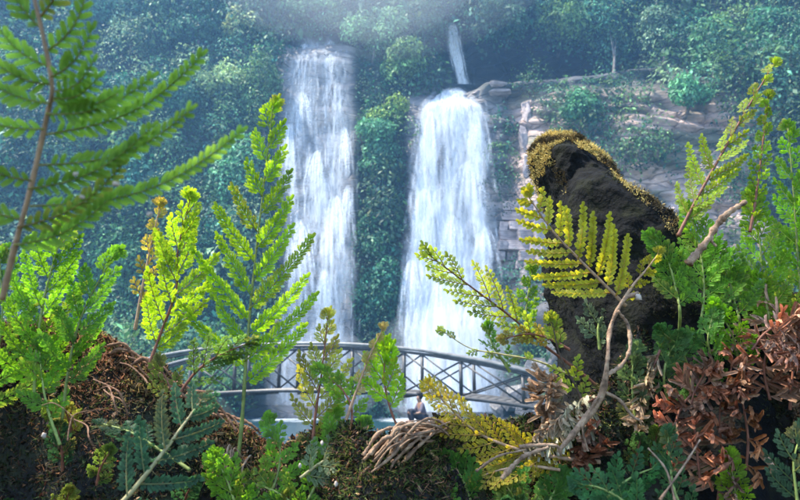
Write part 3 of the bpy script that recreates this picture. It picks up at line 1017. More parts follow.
s_posts = [bridge_pt(px, 380)[0] for px in (105, 152, 200, 248, 298, 352, 404, 461, 523, 585)]
for side in (0, 1):
    strip_rail('handrail', ztop, side, 0.13, 0.085, M['rail'], 0.05)
    strip_rail('top_chord', ztop, side, 0.07, 0.07, M['steel'], -0.045)
    strip_rail('bottom_chord', zbot, side, 0.09, 0.10, M['steel'], -0.01)
    for i, s in enumerate(s_posts):
        V, f = bar(bw(s, zbot(s) + 0.03, side), bw(s, ztop(s) - 0.08, side), 0.085, 0.085)
        obj('post', make_mesh('post', V, f, M['steel']), bridge)
        if i + 1 < len(s_posts):
            e = s_posts[i + 1]
            for (a, b, dn) in ((s + .05, e - .05, 0.024), (e - .05, s + .05, -0.024)):
                V, f = bar(bw(a, zbot(a) + 0.06, side, dn), bw(b, ztop(b) - 0.1, side, dn), 0.03, 0.045)
                obj('brace', make_mesh('brace', V, f, M['steel']), bridge)
# deck boards
nb = 64
se = np.linspace(s_all[1], s_all[-2], nb + 1)
for i in range(nb):
    a, b = se[i], se[i + 1] - 0.015
    za, zb_ = zbot(a) + 0.0, zbot(b) + 0.0
    V = np.array([bw(q, z + h, sd, 0) for q, z in ((a, za), (b, zb_)) for sd in (0.05, 0.95) for h in (-0.03, 0.02)])
    f = np.array([[0, 1, 3, 2], [4, 6, 7, 5], [0, 4, 5, 1], [2, 3, 7, 6], [1, 5, 7, 3], [0, 2, 6, 4]])
    obj('deck_board', make_mesh('deck_board', V, f, M['plank']), bridge)
for s in s_posts:
    V, f = bar(bw(s, zbot(s) - 0.12, 0.0), bw(s, zbot(s) - 0.12, 1.0), 0.1, 0.1)
    a0, a1 = bw(s - .05, zbot(s) - 0.12, 0.04), bw(s - .05, zbot(s) - 0.12, 0.96)
    t = BR_U * 0.1
    V = np.array([a0, a0 + t, a0 + t + [0, 0, .08], a0 + [0, 0, .08], a1, a1 + t, a1 + t + [0, 0, .08], a1 + [0, 0, .08]])
    obj('cross_beam', make_mesh('cross_beam', V, np.array([[3, 2, 1, 0], [4, 5, 6, 7], [0, 1, 5, 4], [1, 2, 6, 5], [2, 3, 7, 6], [3, 0, 4, 7]]), M['steel']), bridge)
# stone abutments under both ends
for s, lab in ((s_all[0] + 0.2, 'rough stone abutment carrying the bridge end below the fern slope'), (s_all[-1] - 0.2, 'rough stone abutment carrying the bridge end behind the mossy boulder')):
    P = BR_O * np.array([1, 1, 0]) + BR_U * s + BR_N * BR_W / 2
    g = float(groundZ(np.array(P[0]), np.array(P[1]))) - 0.6
    zt = float(zbot(s)) - 0.16
    me = hull_rock('abutment', (1.0, 1.5, 1.0), 700 + int(s * 7) % 50, M['wetrock'], pts=60)
    zz = np.array([v.co.z for v in me.vertices])
    o = obj('abutment', me, None, (P[0], P[1], (g + zt) / 2))
    o.scale = (1, 1, max(zt - g, 0.4) / (zz.max() - zz.min()))
    o.rotation_euler = (0, 0, -PHI)
    tag(o, lab, 'abutment')

# ------------------------------------------------------------------ the seated person and the rock below
PS = at(421, 423, 16.2)
bx, by, bz = PS
me = hull_rock('pool_boulder', (1.0, 0.9, 1.0), 811, M['wetrock'], pts=60)
zz = np.array([v.co.z for v in me.vertices])
g = float(groundZ(np.array(bx), np.array(by))) - 0.3
o = obj('pool_boulder', me, None, (bx, by, 0))
hs = (bz - g) / (zz.max() - zz.min())
o.scale = (1.1, 1.0, hs)
o.location.z = bz - 0.02 - zz.max() * hs
tag(o, 'tall grey boulder in the pool that the person sits on', 'boulder')

person = thing('person', 'person with dark hair in mauve shirt sitting hunched below the bridge', 'person', (bx, by, bz))


def skin_figure(name, joints, edges, radii, mat, parent, levels=2, root=0):
    me = bpy.data.meshes.new(name)
    me.from_pydata([tuple(j) for j in joints], edges, [])
    me.update()
    o = obj(name, me, parent)
    md = o.modifiers.new('skin', 'SKIN')
    md.use_smooth_shade = True
    sv = me.skin_vertices[0].data if me.skin_vertices else None
    if sv is None:
        bmm = bmesh.new(); bmm.from_mesh(me); bmm.verts.layers.skin.verify(); bmm.to_mesh(me); bmm.free()
        sv = me.skin_vertices[0].data
    for i, r_ in enumerate(radii):
        sv[i].radius = (r_, r_)
        sv[i].use_root = (i == root)
    ss = o.modifiers.new('sub', 'SUBSURF')
    ss.levels = levels; ss.render_levels = levels
    me.materials.append(mat)
    return o


# local frame: x right, y away, z up; the figure faces left (-x) and a little towards the camera
J = {'pelvis': (0.06, 0, 0.10), 'belly': (0.05, 0, 0.26), 'chest': (0.0, 0, 0.44), 'neck': (-0.03, 0, 0.55), 'head0': (-0.05, 0, 0.62), 'head1': (-0.065, 0, 0.74),
     'sl': (0.0, -0.17, 0.50), 'el': (-0.10, -0.24, 0.28), 'wl': (-0.28, -0.14, 0.26), 'hl': (-0.36, -0.08, 0.25),
     'sr': (0.0, 0.17, 0.50), 'er': (-0.10, 0.24, 0.28), 'wr': (-0.28, 0.12, 0.28), 'hr': (-0.36, 0.05, 0.27),
     'pl': (0.04, -0.10, 0.10), 'kl': (-0.33, -0.13, 0.38), 'al': (-0.27, -0.12, 0.05), 'tl': (-0.43, -0.13, 0.03),
     'pr': (0.04, 0.10, 0.10), 'kr': (-0.33, 0.13, 0.36), 'ar': (-0.25, 0.12, 0.05), 'tr': (-0.41, 0.14, 0.03)}
rad = {'pelvis': .115, 'belly': .11, 'chest': .125, 'neck': .055, 'head0': .075, 'head1': .085, 'sl': .06, 'el': .042, 'wl': .03, 'hl': .034, 'sr': .06, 'er': .042, 'wr': .03, 'hr': .034,
       'pl': .095, 'kl': .062, 'al': .042, 'tl': .036, 'pr': .095, 'kr': .062, 'ar': .042, 'tr': .036}
nm = list(J)
E = [('pelvis', 'belly'), ('belly', 'chest'), ('chest', 'neck'), ('neck', 'head0'), ('head0', 'head1'), ('chest', 'sl'), ('sl', 'el'), ('el', 'wl'), ('wl', 'hl'), ('chest', 'sr'), ('sr', 'er'), ('er', 'wr'), ('wr', 'hr'),
     ('pelvis', 'pl'), ('pl', 'kl'), ('kl', 'al'), ('al', 'tl'), ('pelvis', 'pr'), ('pr', 'kr'), ('kr', 'ar'), ('ar', 'tr')]


def sub_fig(name, keep, mat, grow, override=None):
    ks = [k for k in nm if k in keep]
    pos = dict(J)
    if override: pos.update(override)
    return skin_figure(name, [pos[k] for k in ks], [(ks.index(a), ks.index(b)) for a, b in E if a in ks and b in ks], [rad[k] * grow for k in ks], mat, person)


sub_fig('body', set(nm), M['skin'], 1.0)
sub_fig('shirt', {'pelvis', 'belly', 'chest', 'sl', 'el', 'sr', 'er'}, M['shirt'], 1.14)
sub_fig('trousers', {'pelvis', 'pl', 'kl', 'al', 'pr', 'kr', 'ar'}, M['trousers'], 1.16)
bm = bmesh.new()
bmesh.ops.create_icosphere(bm, subdivisions=3, radius=0.108)
for v in bm.verts:
    v.co.z *= 1.1
    if v.co.x < -0.03 and v.co.z < 0.045: v.co.x *= 0.3
me = bpy.data.meshes.new('hair'); bm.to_mesh(me); bm.free(); me.materials.append(M['hair'])
obj('hair', me, person, (-0.045, 0, 0.735))
person.rotation_euler = (0, 0, R(18))
person.scale = (0.92, 0.92, 0.92)

# ------------------------------------------------------------------ mossy bank in the foreground
RIM = np.array([(-800, 960), (-420, 560), (-160, 330), (-60, 320), (0, 330), (60, 322), (100, 334), (140, 364), (175, 386), (205, 402), (235, 420), (270, 433), (350, 438), (400, 433), (440, 428), (480, 424), (520, 426), (560, 424), (600, 395), (630, 350), (660, 310), (700, 300), (760, 298), (830, 300), (960, 320), (1250, 560), (1600, 960)], float)


def rimY(px):
    return 0.74 + 0.05 * np.sin(px / 90.0) + 0.03 * np.sin(px / 37.0 + 1)


NXB, NYB = 640, 190
bpx = np.concatenate([np.linspace(-800, -100, 90)[:-1], np.linspace(-100, 900, 461), np.linspace(900, 1600, 91)[1:]])
NXB = len(bpx)
rz = np.array([at(p, np.interp(p, RIM[:, 0], RIM[:, 1]), rimY(p)) for p in bpx])
rz[:, 2] = np.convolve(np.pad(rz[:, 2], 8, mode='edge'), np.ones(17) / 17, 'valid')


def bankZ(x, y):
    px = np.interp(x, rz[:, 0], bpx)
    yr = rimY(px)
    zr = np.interp(x, rz[:, 0], rz[:, 2])
    d = yr - y
    low = np.minimum(zr - 0.05, CAMZ - 0.26)
    front = low + (zr - low) * (1 - smooth(-0.01, 0.115, d))
    backz = zr - 0.9 * np.clip(-d, 0, None) - 3.0 * np.clip(-d - 0.1, 0, None) ** 2
    z = np.where(d > 0, front, backz)
    z = z - 0.55 * smooth(0.35, -0.5, y)
    q = xyz(x, y, z)
    z = z + 0.030 * fbm(q * 13, 4) + 0.014 * np.abs(fbm(q * 34, 3)) - 0.006
    return z


bxs = np.interp(np.linspace(0, 1, NXB), np.linspace(0, 1, NXB), rz[:, 0])
bys = np.concatenate([np.linspace(-0.6, 0.2, 20)[:-1], np.linspace(0.2, 1.1, 150), np.linspace(1.1, 1.9, 21)[1:]])
BX, BY = np.meshgrid(bxs, bys)
BZ = bankZ(BX, BY)
bank = obj('mossy_bank', make_mesh('mossy_bank', np.stack([BX, BY, BZ], -1).reshape(-1, 3), grid_faces(NXB, len(bys)), M['soil'], smooth_shade=True))
tag(bank, kind='structure')

# the dark mossy boulder
ROCK = [  # centre px, py, half-width px, depth half m, Y, tilt of the section (deg)
    (566, 142, 16, 0.035, 0.96, 20), (567, 156, 33, 0.06, 0.95, 24), (572, 174, 42, 0.085, 0.94, 26), (584, 196, 52, 0.10, 0.93, 26), (604, 224, 62, 0.12, 0.92, 22), (624, 262, 66, 0.13, 0.91, 14), (638, 310, 68, 0.14, 0.90, 6), (648, 370, 76, 0.16, 0.90, 0), (652, 450, 92, 0.18, 0.90, 0), (655, 540, 110, 0.2, 0.90, 0)]
rk = catmull(np.array(ROCK), 110)
seg = 120
ang = np.arange(seg) / seg * 2 * math.pi
RV = []
for (px, py, hw, dp, Y, tl) in rk:
    c = at(px, py, Y); sc = Y / F
    ax = np.array([math.cos(R(tl)), 0, -math.sin(R(tl))])
    RV.append(c + np.cos(ang)[:, None] * ax * hw * sc + np.sin(ang)[:, None] * np.array([0, -1, 0.0]) * dp)
RV = np.array(RV)
topc = RV[0].mean(0)
cen = RV.mean(1, keepdims=True)
outd = norm(RV - cen)
cells = norm(np.random.default_rng(12).normal(size=(26, 3)))
rel = (RV - np.array([at(600, 250, .92)])) / 0.13
pl_ = np.max(np.einsum('ijk,lk->ijl', norm(rel + 0.35 * np.stack([fbm(RV * 11 + q_, 2) for q_ in (1, 31, 61)], -1)), cells), -1)
nse = -0.11 * (1 - pl_) + 0.022 + 0.014 * fbm(RV * 17 + 41, 3) + 0.012 * (np.abs(fbm(RV * 33 + 8, 4)) - 0.15) + 0.006 * fbm(RV * 80 + 2, 2)
RV = RV + outd * nse[..., None]
rock_v = np.concatenate([RV.reshape(-1, 3), (topc + np.array([0, 0, 0.006]))[None]])
rf = [grid_faces(seg, len(rk), wrap=True)[:, ::-1], np.array([[len(rock_v) - 1, (i + 1) % seg, i][::-1] for i in range(seg)])]
rock_base = np.array([rk[-1][0], 0, 0])
boulder = obj('mossy_boulder', make_mesh('mossy_boulder', rock_v, rf, M['boulder'], smooth_shade=True))
tag(boulder, 'dark leaning boulder with yellow moss along its lit top edge', 'boulder')


def blades(P, Nn, L, W, col, r, spread=0.7, curl=0.3):
    """small moss shoots: two-segment tapered blades"""
    n = len(P)
    d = norm(Nn + spread * r.normal(size=(n, 3)))
    s = norm(np.cross(d, r.normal(size=(n, 3))))
    b = norm(r.normal(size=(n, 3)))
    L = L[:, None]; W = W[:, None]
    V = np.stack([P - s * W * .5, P + s * W * .5, P + d * L * .55 + s * W * .42 + b * L * curl * .3, P + d * L * .55 - s * W * .42 + b * L * curl * .3, P + d * L + b * L * curl], 1).reshape(-1, 3)
    i = np.arange(n)[:, None] * 5
    q = i + np.array([[0, 1, 2, 3]]); t = i + np.array([[3, 2, 4]])
    return V, [q, t], np.repeat(col, 5, 0)


def bank_normals(x, y):
    e = 0.004
    dx = (bankZ(x + e, y) - bankZ(x - e, y)) / (2 * e); dy = (bankZ(x, y + e) - bankZ(x, y - e)) / (2 * e)
    return norm(xyz(-dx, -dy, np.ones_like(dx)))


rm = np.random.default_rng(77)
n = 170000
px = rm.uniform(-60, 860, n)
yr = rimY(px)
yb = yr + np.where(rm.random(n) < 0.5, rm.normal(0.0, 0.035, n), rm.uniform(-0.17, 0.06, n))
xb = np.interp(px, bpx, rz[:, 0])
Pm = xyz(xb, yb, bankZ(xb, yb) - 0.001)
Nm = bank_normals(xb, yb)
clump = fbm(Pm * 30, 3)
kp = clump > -0.25 + 0.3 * (rm.random(n) - 0.5)
Pm, Nm, px, yb, clump = Pm[kp], Nm[kp], px[kp], yb[kp], clump[kp]
tan = np.array([0.32, 0.18, 0.10]); straw = np.array([0.36, 0.28, 0.11]); olive = np.array([0.11, 0.14, 0.035]); dkg = np.array([0.02, 0.038, 0.016]); brown = np.array([0.045, 0.024, 0.016])
sel = rm.random(len(Pm))[:, None]
mixn = fbm(Pm * 12 + 9, 3)[:, None]
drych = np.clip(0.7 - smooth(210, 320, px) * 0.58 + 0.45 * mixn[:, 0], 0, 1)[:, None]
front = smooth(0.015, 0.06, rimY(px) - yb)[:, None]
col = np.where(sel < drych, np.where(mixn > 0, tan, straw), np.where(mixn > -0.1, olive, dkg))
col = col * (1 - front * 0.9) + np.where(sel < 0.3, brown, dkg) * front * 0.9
right_shade = smooth(590, 640, px)[:, None] * 0.8  # moss on the right coloured near black in place of cast shade
col = col * (1 - right_shade) + np.where(sel < 0.5, dkg * 0.7, brown * 0.6) * right_shade
col = col * rm.uniform(0.6, 1.35, (len(Pm), 1))
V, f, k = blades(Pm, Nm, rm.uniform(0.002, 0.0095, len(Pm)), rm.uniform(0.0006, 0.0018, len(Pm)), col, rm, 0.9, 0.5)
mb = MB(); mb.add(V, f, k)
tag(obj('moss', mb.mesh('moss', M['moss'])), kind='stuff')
# crumbs of dead leaf and humus over the bank
n = 60000
px = rm.uniform(-60, 860, n)
yb = rimY(px) + np.where(rm.random(n) < 0.4, rm.normal(-0.01, 0.03, n), rm.uniform(-0.17, 0.04, n))
xb = np.interp(px, bpx, rz[:, 0])
Pm = xyz(xb, yb, bankZ(xb, yb) + rm.uniform(0, 0.006, n))
pal = np.array([(0.30, 0.14, 0.07), (0.36, 0.22, 0.12), (0.06, 0.03, 0.02), (0.02, 0.014, 0.011), (0.018, 0.028, 0.012), (0.03, 0.045, 0.016), (0.012, 0.011, 0.010)])
ridge = (np.abs(rimY(px) - yb) < 0.03) & (px < 300)
pick = np.where(ridge, rm.integers(0, 4, n), rm.integers(2, 7, n))  # litter tones off the ridge darkened to extend the bank's shade
pick = np.where(rm.random(n) < 0.06, rm.integers(0, 2, n), pick)
LL = rm.uniform(0.003, 0.009, n)
V, f = leaf_quads(Pm, norm(np.array([0, -0.3, 1.0]) + 0.9 * rm.normal(size=(n, 3))), LL, LL * rm.uniform(0.25, 0.7, n), rm)
mb = MB(); mb.add(V, f, np.repeat(pal[pick] * rm.uniform(.6, 1.3, (n, 1)), 4, 0))
tag(obj('leaf_litter', mb.mesh('leaf_litter', M['moss'])), kind='stuff')

# moss on the boulder: a dry yellow cushion along its crest and a thin dark fur on its side
fc = RV.reshape(-1, 3)
nrm_r = norm((RV - RV.mean(1, keepdims=True)).reshape(-1, 3) + np.array([0, 0, 0.0]))
ids = rm.integers(0, len(fc) - seg * 2, 110000)
Pq = fc[ids] + rm.normal(0, 0.002, (len(ids), 3)); Nq = norm(nrm_r[ids] + np.array([0, 0, 0.4]))
qx_, qy_ = proj(Pq)
edge_top = np.interp(qx_, [525, 535, 548, 570, 595, 625, 655, 690, 760], [215, 160, 142, 134, 146, 176, 206, 246, 330])
dd = qy_ - edge_top + 6 * fbm(Pq * 40, 3)
leftcap = (qx_ < 566 + 10 * fbm(Pq * 30 + 3, 2)) & (qy_ < 214)
cush = (dd < 8 + 7 * fbm(Pq * 28 + 2, 2)) | leftcap & (fbm(Pq * 24 + 8, 3) > 0.06)
kp = cush | (fbm(Pq * 16 + 21, 3) > 0.12) & (rm.random(len(ids)) < 0.6)
Pq, Nq, cush = Pq[kp], Nq[kp], cush[kp]
mixn = fbm(Pq * 35, 3)
col = np.where(cush[:, None], np.where((mixn > 0.05)[:, None], np.array([0.46, 0.37, 0.13]), np.where((mixn > -0.15)[:, None], np.array([0.20, 0.15, 0.06]), np.array([0.05, 0.04, 0.02]))), np.where((mixn > 0)[:, None], np.array([0.04, 0.045, 0.018]), np.array([0.022, 0.022, 0.012])))
col = col * rm.uniform(0.6, 1.3, (len(Pq), 1))
Lq = np.where(cush, rm.uniform(0.0015, 0.0042, len(Pq)), rm.uniform(0.002, 0.005, len(Pq)))
V, f, k = blades(Pq, Nq, Lq, rm.uniform(0.0008, 0.002, len(Pq)), col, rm, 0.8, 0.5)
mb = MB(); mb.add(V, f, k)
o = obj('moss', mb.mesh('moss', M['moss']), boulder)
tag(o, kind='stuff')

# ------------------------------------------------------------------ fronds
def pinnule_arrays(base, d, side, nrm_, L, W, col, tipcol, curl=0.0, lobes=4, cupk=0.35, notch=0.7):
    """a small blunt leaflet of overlapping scales: scalloped edge, cupped along its middle"""
    k = lobes * 2 + 1
    t = np.linspace(0, 1, k)
    prof = np.minimum(1.0, 0.55 + 2.2 * t) * np.sqrt(np.clip(1 - np.clip((t - 0.55) / 0.5, 0, 1) ** 2, 0, 1))
    zig = np.where(np.arange(k) % 2 == 1, 1.0, notch)
    w = W * 0.5 * prof * zig
    ca = curl * t
    c = base + d * (L * (np.sin(ca) / curl if abs(curl) > 1e-3 else t))[:, None] + nrm_ * (L * ((1 - np.cos(ca)) / curl if abs(curl) > 1e-3 else t * 0))[:, None]
    cup = nrm_ * (w * cupk)[:, None]
    fwd = d * (L / k * 0.6)
    V = np.stack([c - side * w[:, None] + cup + fwd * (zig > .9)[:, None], c, c + side * w[:, None] + cup + fwd * (zig > .9)[:, None]], 1).reshape(-1, 3)
    i = np.arange(k - 1)[:, None] * 3
    f = np.concatenate([i + np.array([[0, 1, 4, 3]]), i + np.array([[1, 2, 5, 4]])])
    kk = col * (1 - t[:, None]) + tipcol * t[:, None]
    kk = np.repeat(kk, 3, 0)
    kk[1::3] *= 0.8
    return V, f, kk


def scale_pinnule(base, d, side, nrm_, L, W, col, tipcol, curl, r, ns=7):
    """a leaflet as spike-moss has them: a thin axis closely set with small pointed scale leaves in two ranks"""
    t = np.concatenate([np.linspace(0.12, 0.95, ns), np.linspace(0.2, 1.0, ns)])
    sg = np.concatenate([np.ones(ns), -np.ones(ns)])
    ca = curl * t
    c = base + d * (L * t)[:, None] + nrm_ * (L * curl * 0.5 * t ** 2)[:, None]
    pr = np.minimum(1, 0.7 + 1.2 * t) * (1 - 0.45 * np.clip((t - 0.6) / 0.4, 0, 1))
    ln = (W * 0.70 * pr * r.uniform(0.85, 1.15, 2 * ns))[:, None]
    dr = norm(d * 0.85 + side * sg[:, None] * 0.75 + nrm_ * r.normal(0.12, 0.22, 2 * ns)[:, None])
    wd = np.cross(dr, nrm_); wd = wd * (ln * 0.2)
    V = np.stack([c, c + dr * ln * 0.5 + wd + nrm_ * ln * 0.05, c + dr * ln * 1.05, c + dr * ln * 0.5 - wd + nrm_ * ln * 0.05], 1).reshape(-1, 3)
    f = np.arange(8 * ns).reshape(-1, 4)
    kk = (col * (1 - t[:, None]) + tipcol * t[:, None]) * r.uniform(0.85, 1.15, (2 * ns, 1))
    kk = np.repeat(kk, 4, 0); kk[0::4] *= 0.75; kk[2::4] *= 1.12
    ax = np.stack([base - side * W * 0.05, base + side * W * 0.05, base + d * L + nrm_ * L * curl * .5 + side * W * 0.03, base + d * L + nrm_ * L * curl * .5 - side * W * 0.03])
    return np.concatenate([V, ax]), np.concatenate([f, [[8 * ns, 8 * ns + 1, 8 * ns + 2, 8 * ns + 3]]]), np.concatenate([kk, np.tile(col * 0.9, (4, 1))])


YG = (0.26, 0.40, 0.045); BG = (0.15, 0.33, 0.035); MG = (0.085, 0.21, 0.035); DG = (0.03, 0.085, 0.045); YL = (0.46, 0.38, 0.045); DRY = (0.42, 0.34, 0.20); RUST = (0.25, 0.115, 0.075)
STEMS = {'red': (0.22, 0.085, 0.05), 'tan': (0.42, 0.26, 0.15), 'green': (0.20, 0.24, 0.06), 'dark': (0.07, 0.045, 0.03), 'straw': (0.42, 0.36, 0.16)}


def frond(name, label, cat, stem, lens, col=BG, tip=YG, npin=22, t0=0.25, t1=0.985, ang=(58, 32), pin_curve=0.12, pl=11.0, pw=5.5, gap=4.4, stemcol='green',
          r_stem=(1.7, 0.5), seed=0, mat='fern', group=None, tilt=0.25, curl=0.0, pincurl=0.0, explicit=None, both=True, lobes=4, jitter=0.12, skip=0.0, taper=0.55, face=None, left_scale=1.0, right_scale=1.0, flop=0.0, cupk=0.35, notch=0.7, pang=46, style='scale', shade=False):
    """stem: [(px, py, Y)...] base to tip; lens: [(t, pinna length in px)]; sizes in photo pixels at the plant's distance"""
    r = np.random.default_rng(4000 + seed)
    if mat == 'fern':
        npin = max(7, int(npin * 0.74))
        if style == 'scale': gap = gap * 1.12; pl = pl * 0.9; ang = (ang[0] * 0.92, ang[1] * 0.92)
    ym_ = float(np.mean([p[2] for p in stem]))
    if not shade and ym_ < 0.68:
        stem = [(p[0], p[1], p[2] - ym_ + 0.68 + 0.15 * (ym_ - 0.6)) for p in stem]
    S = np.array([at(*p) for p in stem])
    n = 60
    cur = catmull(S, n)
    org = cur[0].copy()
    Ym = float(np.mean([p[2] for p in stem])); sc = Ym / F
    t = thing(name, label, cat, Vector(org), group)
    T = norm(np.gradient(cur, axis=0))
    tt = np.linspace(0, 1, n)
    scol = np.array(STEMS[stemcol])
    rad = np.interp(tt, [0, 1], r_stem) * sc * (1 + 0.12 * vnoise(xyz(tt * 30, tt * 0 + seed, tt * 0)))
    V, f = tube_arrays(cur - org, rad, 7)
    mb = MB(); mb.add(V, f, scol * (0.75 + 0.5 * r.random()))
    obj('stem', mb.mesh('stem', M['stem'], True), t)
    viewdir = norm(np.array([0, 0, CAMZ]) - cur.mean(0)) if face is None else norm(np.array(face))
    fn = norm(viewdir + tilt * r.normal(size=3))
    jobs = []
    if explicit:
        for (tq, ex, ey, eY) in explicit:
            P0 = cur[int(tq * (n - 1))]; P1 = at(ex, ey, eY)
            jobs.append((P0, P1 - P0, T[int(tq * (n - 1))]))
    else:
        for i in range(npin):
            tq = t0 + (t1 - t0) * (i + r.uniform(-0.2, 0.2)) / (npin - 1)
            tq = min(max(tq, 0), 0.995)
            if r.random() < skip: continue
            sgn = 1 if i % 2 == 0 else -1
            Lp = np.interp(tq, [a for a, _ in lens], [b for _, b in lens]) * sc * r.uniform(1 - jitter, 1 + jitter) * (right_scale if sgn > 0 else left_scale)
            a = R(np.interp(tq, [t0, t1], ang)) * r.uniform(0.9, 1.1)
            q = tq * (n - 1); j = int(q)
            P0 = cur[j] * (1 - (q - j)) + cur[min(j + 1, n - 1)] * (q - j)
            tn = T[j]
            sd = norm(np.cross(tn, fn)) * sgn
            d = tn * math.cos(a) + sd * math.sin(a) + fn * r.normal(0, 0.13) + np.array([0, 0, -flop])
            jobs.append((P0, norm(d) * Lp, tn))
        # terminal shoot
        Lp = max(lens[-1][1], 8) * sc
        jobs.append((cur[-2], T[-1] * Lp, norm(np.cross(T[-1], fn))))
    for (P0, dv, tn) in jobs:
        Lp = np.linalg.norm(dv); d0 = dv / Lp
        nb_ = norm(fn - d0 * np.dot(fn, d0) + 0.12 * r.normal(size=3))
        sd = norm(np.cross(d0, nb_))
        m = 14
        u = np.linspace(0, 1, m)
        up = norm(tn - d0 * np.dot(tn, d0) + 1e-6)
        cv = P0 + d0 * (Lp * u)[:, None] + up * (Lp * pin_curve * u ** 2)[:, None] + nb_ * (Lp * pincurl * u ** 2)[:, None] + nb_ * (Lp * 0.05 * np.sin(u * 3 + r.uniform(0, 6)))[:, None]
        if explicit: cv = cv - (up * (Lp * pin_curve * u ** 2)[:, None]) + up * (Lp * -0.10 * np.sin(u * math.pi))[:, None]
        if pincurl > 0.5:  # dried, rolled-up pinna
            th = u * pincurl * 1.6
            cv = P0 + d0 * (Lp * np.sin(th) / (pincurl * 1.6))[:, None] + nb_ * (Lp * (1 - np.cos(th)) / (pincurl * 1.6))[:, None]
        mb = MB()
        bright = r.uniform(0.7, 1.25) if mat == 'fern' else r.uniform(0.5, 1.5)
        c0 = np.array(col) * bright; c1 = np.array(tip) * bright
        if mat == 'fern' and r.random() < 0.12:
            c1 = c1 * 0.4 + np.array([0.34, 0.26, 0.06]) * 0.6
        if mat == 'dead' and r.random() < 0.4:
            g_ = c0.mean(); c0 = c0 * 0.4 + np.array([1.5, 1.05, 0.7]) * g_ * 0.6; c1 = c0 * 1.3
        V, f = tube_arrays(cv - org, np.linspace(0.6, 0.3, m) * sc * (r_stem[1] / 0.5) ** 0.5, 5)
        mb.add(V, f, (scol + c1) * 0.5)
        npn = max(3, int(Lp / (gap * sc)))
        Tc = norm(np.gradient(cv, axis=0))
        for i in range(npn * 2):
            uq = 0.05 + 0.95 * (i / (npn * 2))
            sgn = 1 if i % 2 == 0 else -1
            q = uq * (m - 1); j = min(int(q), m - 2); fr = q - j
            B = cv[j] * (1 - fr) + cv[j + 1] * fr
            tg = Tc[j]
            lat = norm(np.cross(tg, nb_)) * sgn
            a = R(pang - 10 * uq) * r.uniform(0.85, 1.15)
            dd_ = norm(tg * math.cos(a) + lat * math.sin(a) + nb_ * r.normal(0.05, 0.14))
            sz = (1 - taper * uq ** 1.6) * min(1.0, 0.55 + 2.5 * uq) * r.uniform(0.8, 1.15)
            Lq_ = pl * sc * sz; Wq = pw * sc * (0.6 + 0.4 * sz)
            side_ = norm(np.cross(dd_, nb_)); nn_ = np.cross(side_, dd_)
            kv = r.uniform(0.82, 1.18)
            if style == 'scale' and mat == 'fern':
                V, f, k = scale_pinnule(B - org, dd_, side_, nn_, Lq_, Wq, c0 * kv, c1 * kv, r.normal(0, 0.3), r)
            else:
                V, f, k = pinnule_arrays(B - org, dd_, side_, nn_, Lq_, Wq, c0 * kv, c1 * kv, curl + r.normal(0, 0.3 if mat == 'fern' else 0.9), lobes, cupk, notch)
            mb.add(V, f, k)
        V, f, k = pinnule_arrays(cv[-1] - org, Tc[-1], norm(np.cross(Tc[-1], nb_)), nb_, pl * sc * 0.6, pw * sc * 0.7, c0, c1, curl, lobes, cupk, notch)
        mb.add(V, f, k)
        obj('pinna', mb.mesh('pinna', M[mat]), t)
    return t


# -- big out-of-focus frond, upper left
frond('fern_frond', 'large blurred dark green frond arching over the forest, very near', 'fern', [(2, 300, 0.288), (14, 250, 0.280), (30, 190, 0.272), (46, 120, 0.264), (52, 88, 0.256), (44, 40, 0.248), (30, -20, 0.240)], [(0, 1)],
      col=(0.10, 0.22, 0.04), tip=(0.22, 0.36, 0.06), pl=17, pw=6.6, gap=8.6, style='strip', notch=.82, shade=True, stemcol='tan', r_stem=(3.4, 1.8), seed=1, taper=0.35,
      explicit=[(0.535, 150, 78, .25), (0.345, 150, 128, .265), (0.245, 120, 166, .27), (0.62, 100, 76, .245), (0.47, 202, 56, 0.256), (0.60, 120, 92, 0.248), (0.40, 192, 110, 0.264), (0.29, 242, 132, 0.272), (0.20, 108, 200, 0.272), (0.66, 96, 60, 0.240), (0.72, 92, 30, 0.240), (0.80, 84, 0, 0.240), (0.9, 62, -30, 0.232), (0.76, 0, 30, 0.240), (0.68, -6, 62, 0.240), (0.58, -30, 70, 0.248), (0.48, -40, 108, 0.248), (0.36, -40, 150, 0.256), (0.26, -40, 190, 0.264), (0.88, 6, -30, 0.240)])
# -- left thicket
frond('fern_frond', 'bright green bushy frond rooted in the dark slope below the blurred frond', 'fern', [(34, 410, .60), (36, 360, .60), (44, 300, .60), (62, 232, .60)], [(0, 60), (0.4, 62), (0.8, 42), (1, 18)], col=BG, tip=(0.22, 0.42, 0.05), npin=22, t0=0.12, ang=(50, 28), pl=10.5, pw=6, gap=4.8, seed=2, r_stem=(2.0, .8))
frond('fern_frond', 'leafy green frond leaning out of the left thicket over the forest', 'fern', [(62, 420, .64), (70, 360, .64), (84, 310, .64), (112, 258, .64)], [(0, 40), (0.5, 46), (1, 14)], col=MG, tip=BG, npin=16, t0=0.2, ang=(52, 30), pl=12, pw=6, seed=3)
frond('fern_frond', 'shaded green frond at the foot of the left thicket', 'fern', [(-20, 420, .58), (-6, 370, .58), (2, 320, .58), (0, 262, .58)], [(0, 50), (0.5, 48), (1, 16)], col=MG, tip=BG, npin=18, t0=0.1, pl=12, pw=6, seed=4)
frond('fern_frond', 'short bright green tuft beside a pale bud on the dark slope', 'fern', [(60, 445, .58), (48, 410, .58), (42, 378, .58), (40, 352, .58)], [(0, 26), (0.5, 26), (1, 12)], col=BG, tip=BG, npin=10, t0=0.25, pl=12, pw=6, seed=5)
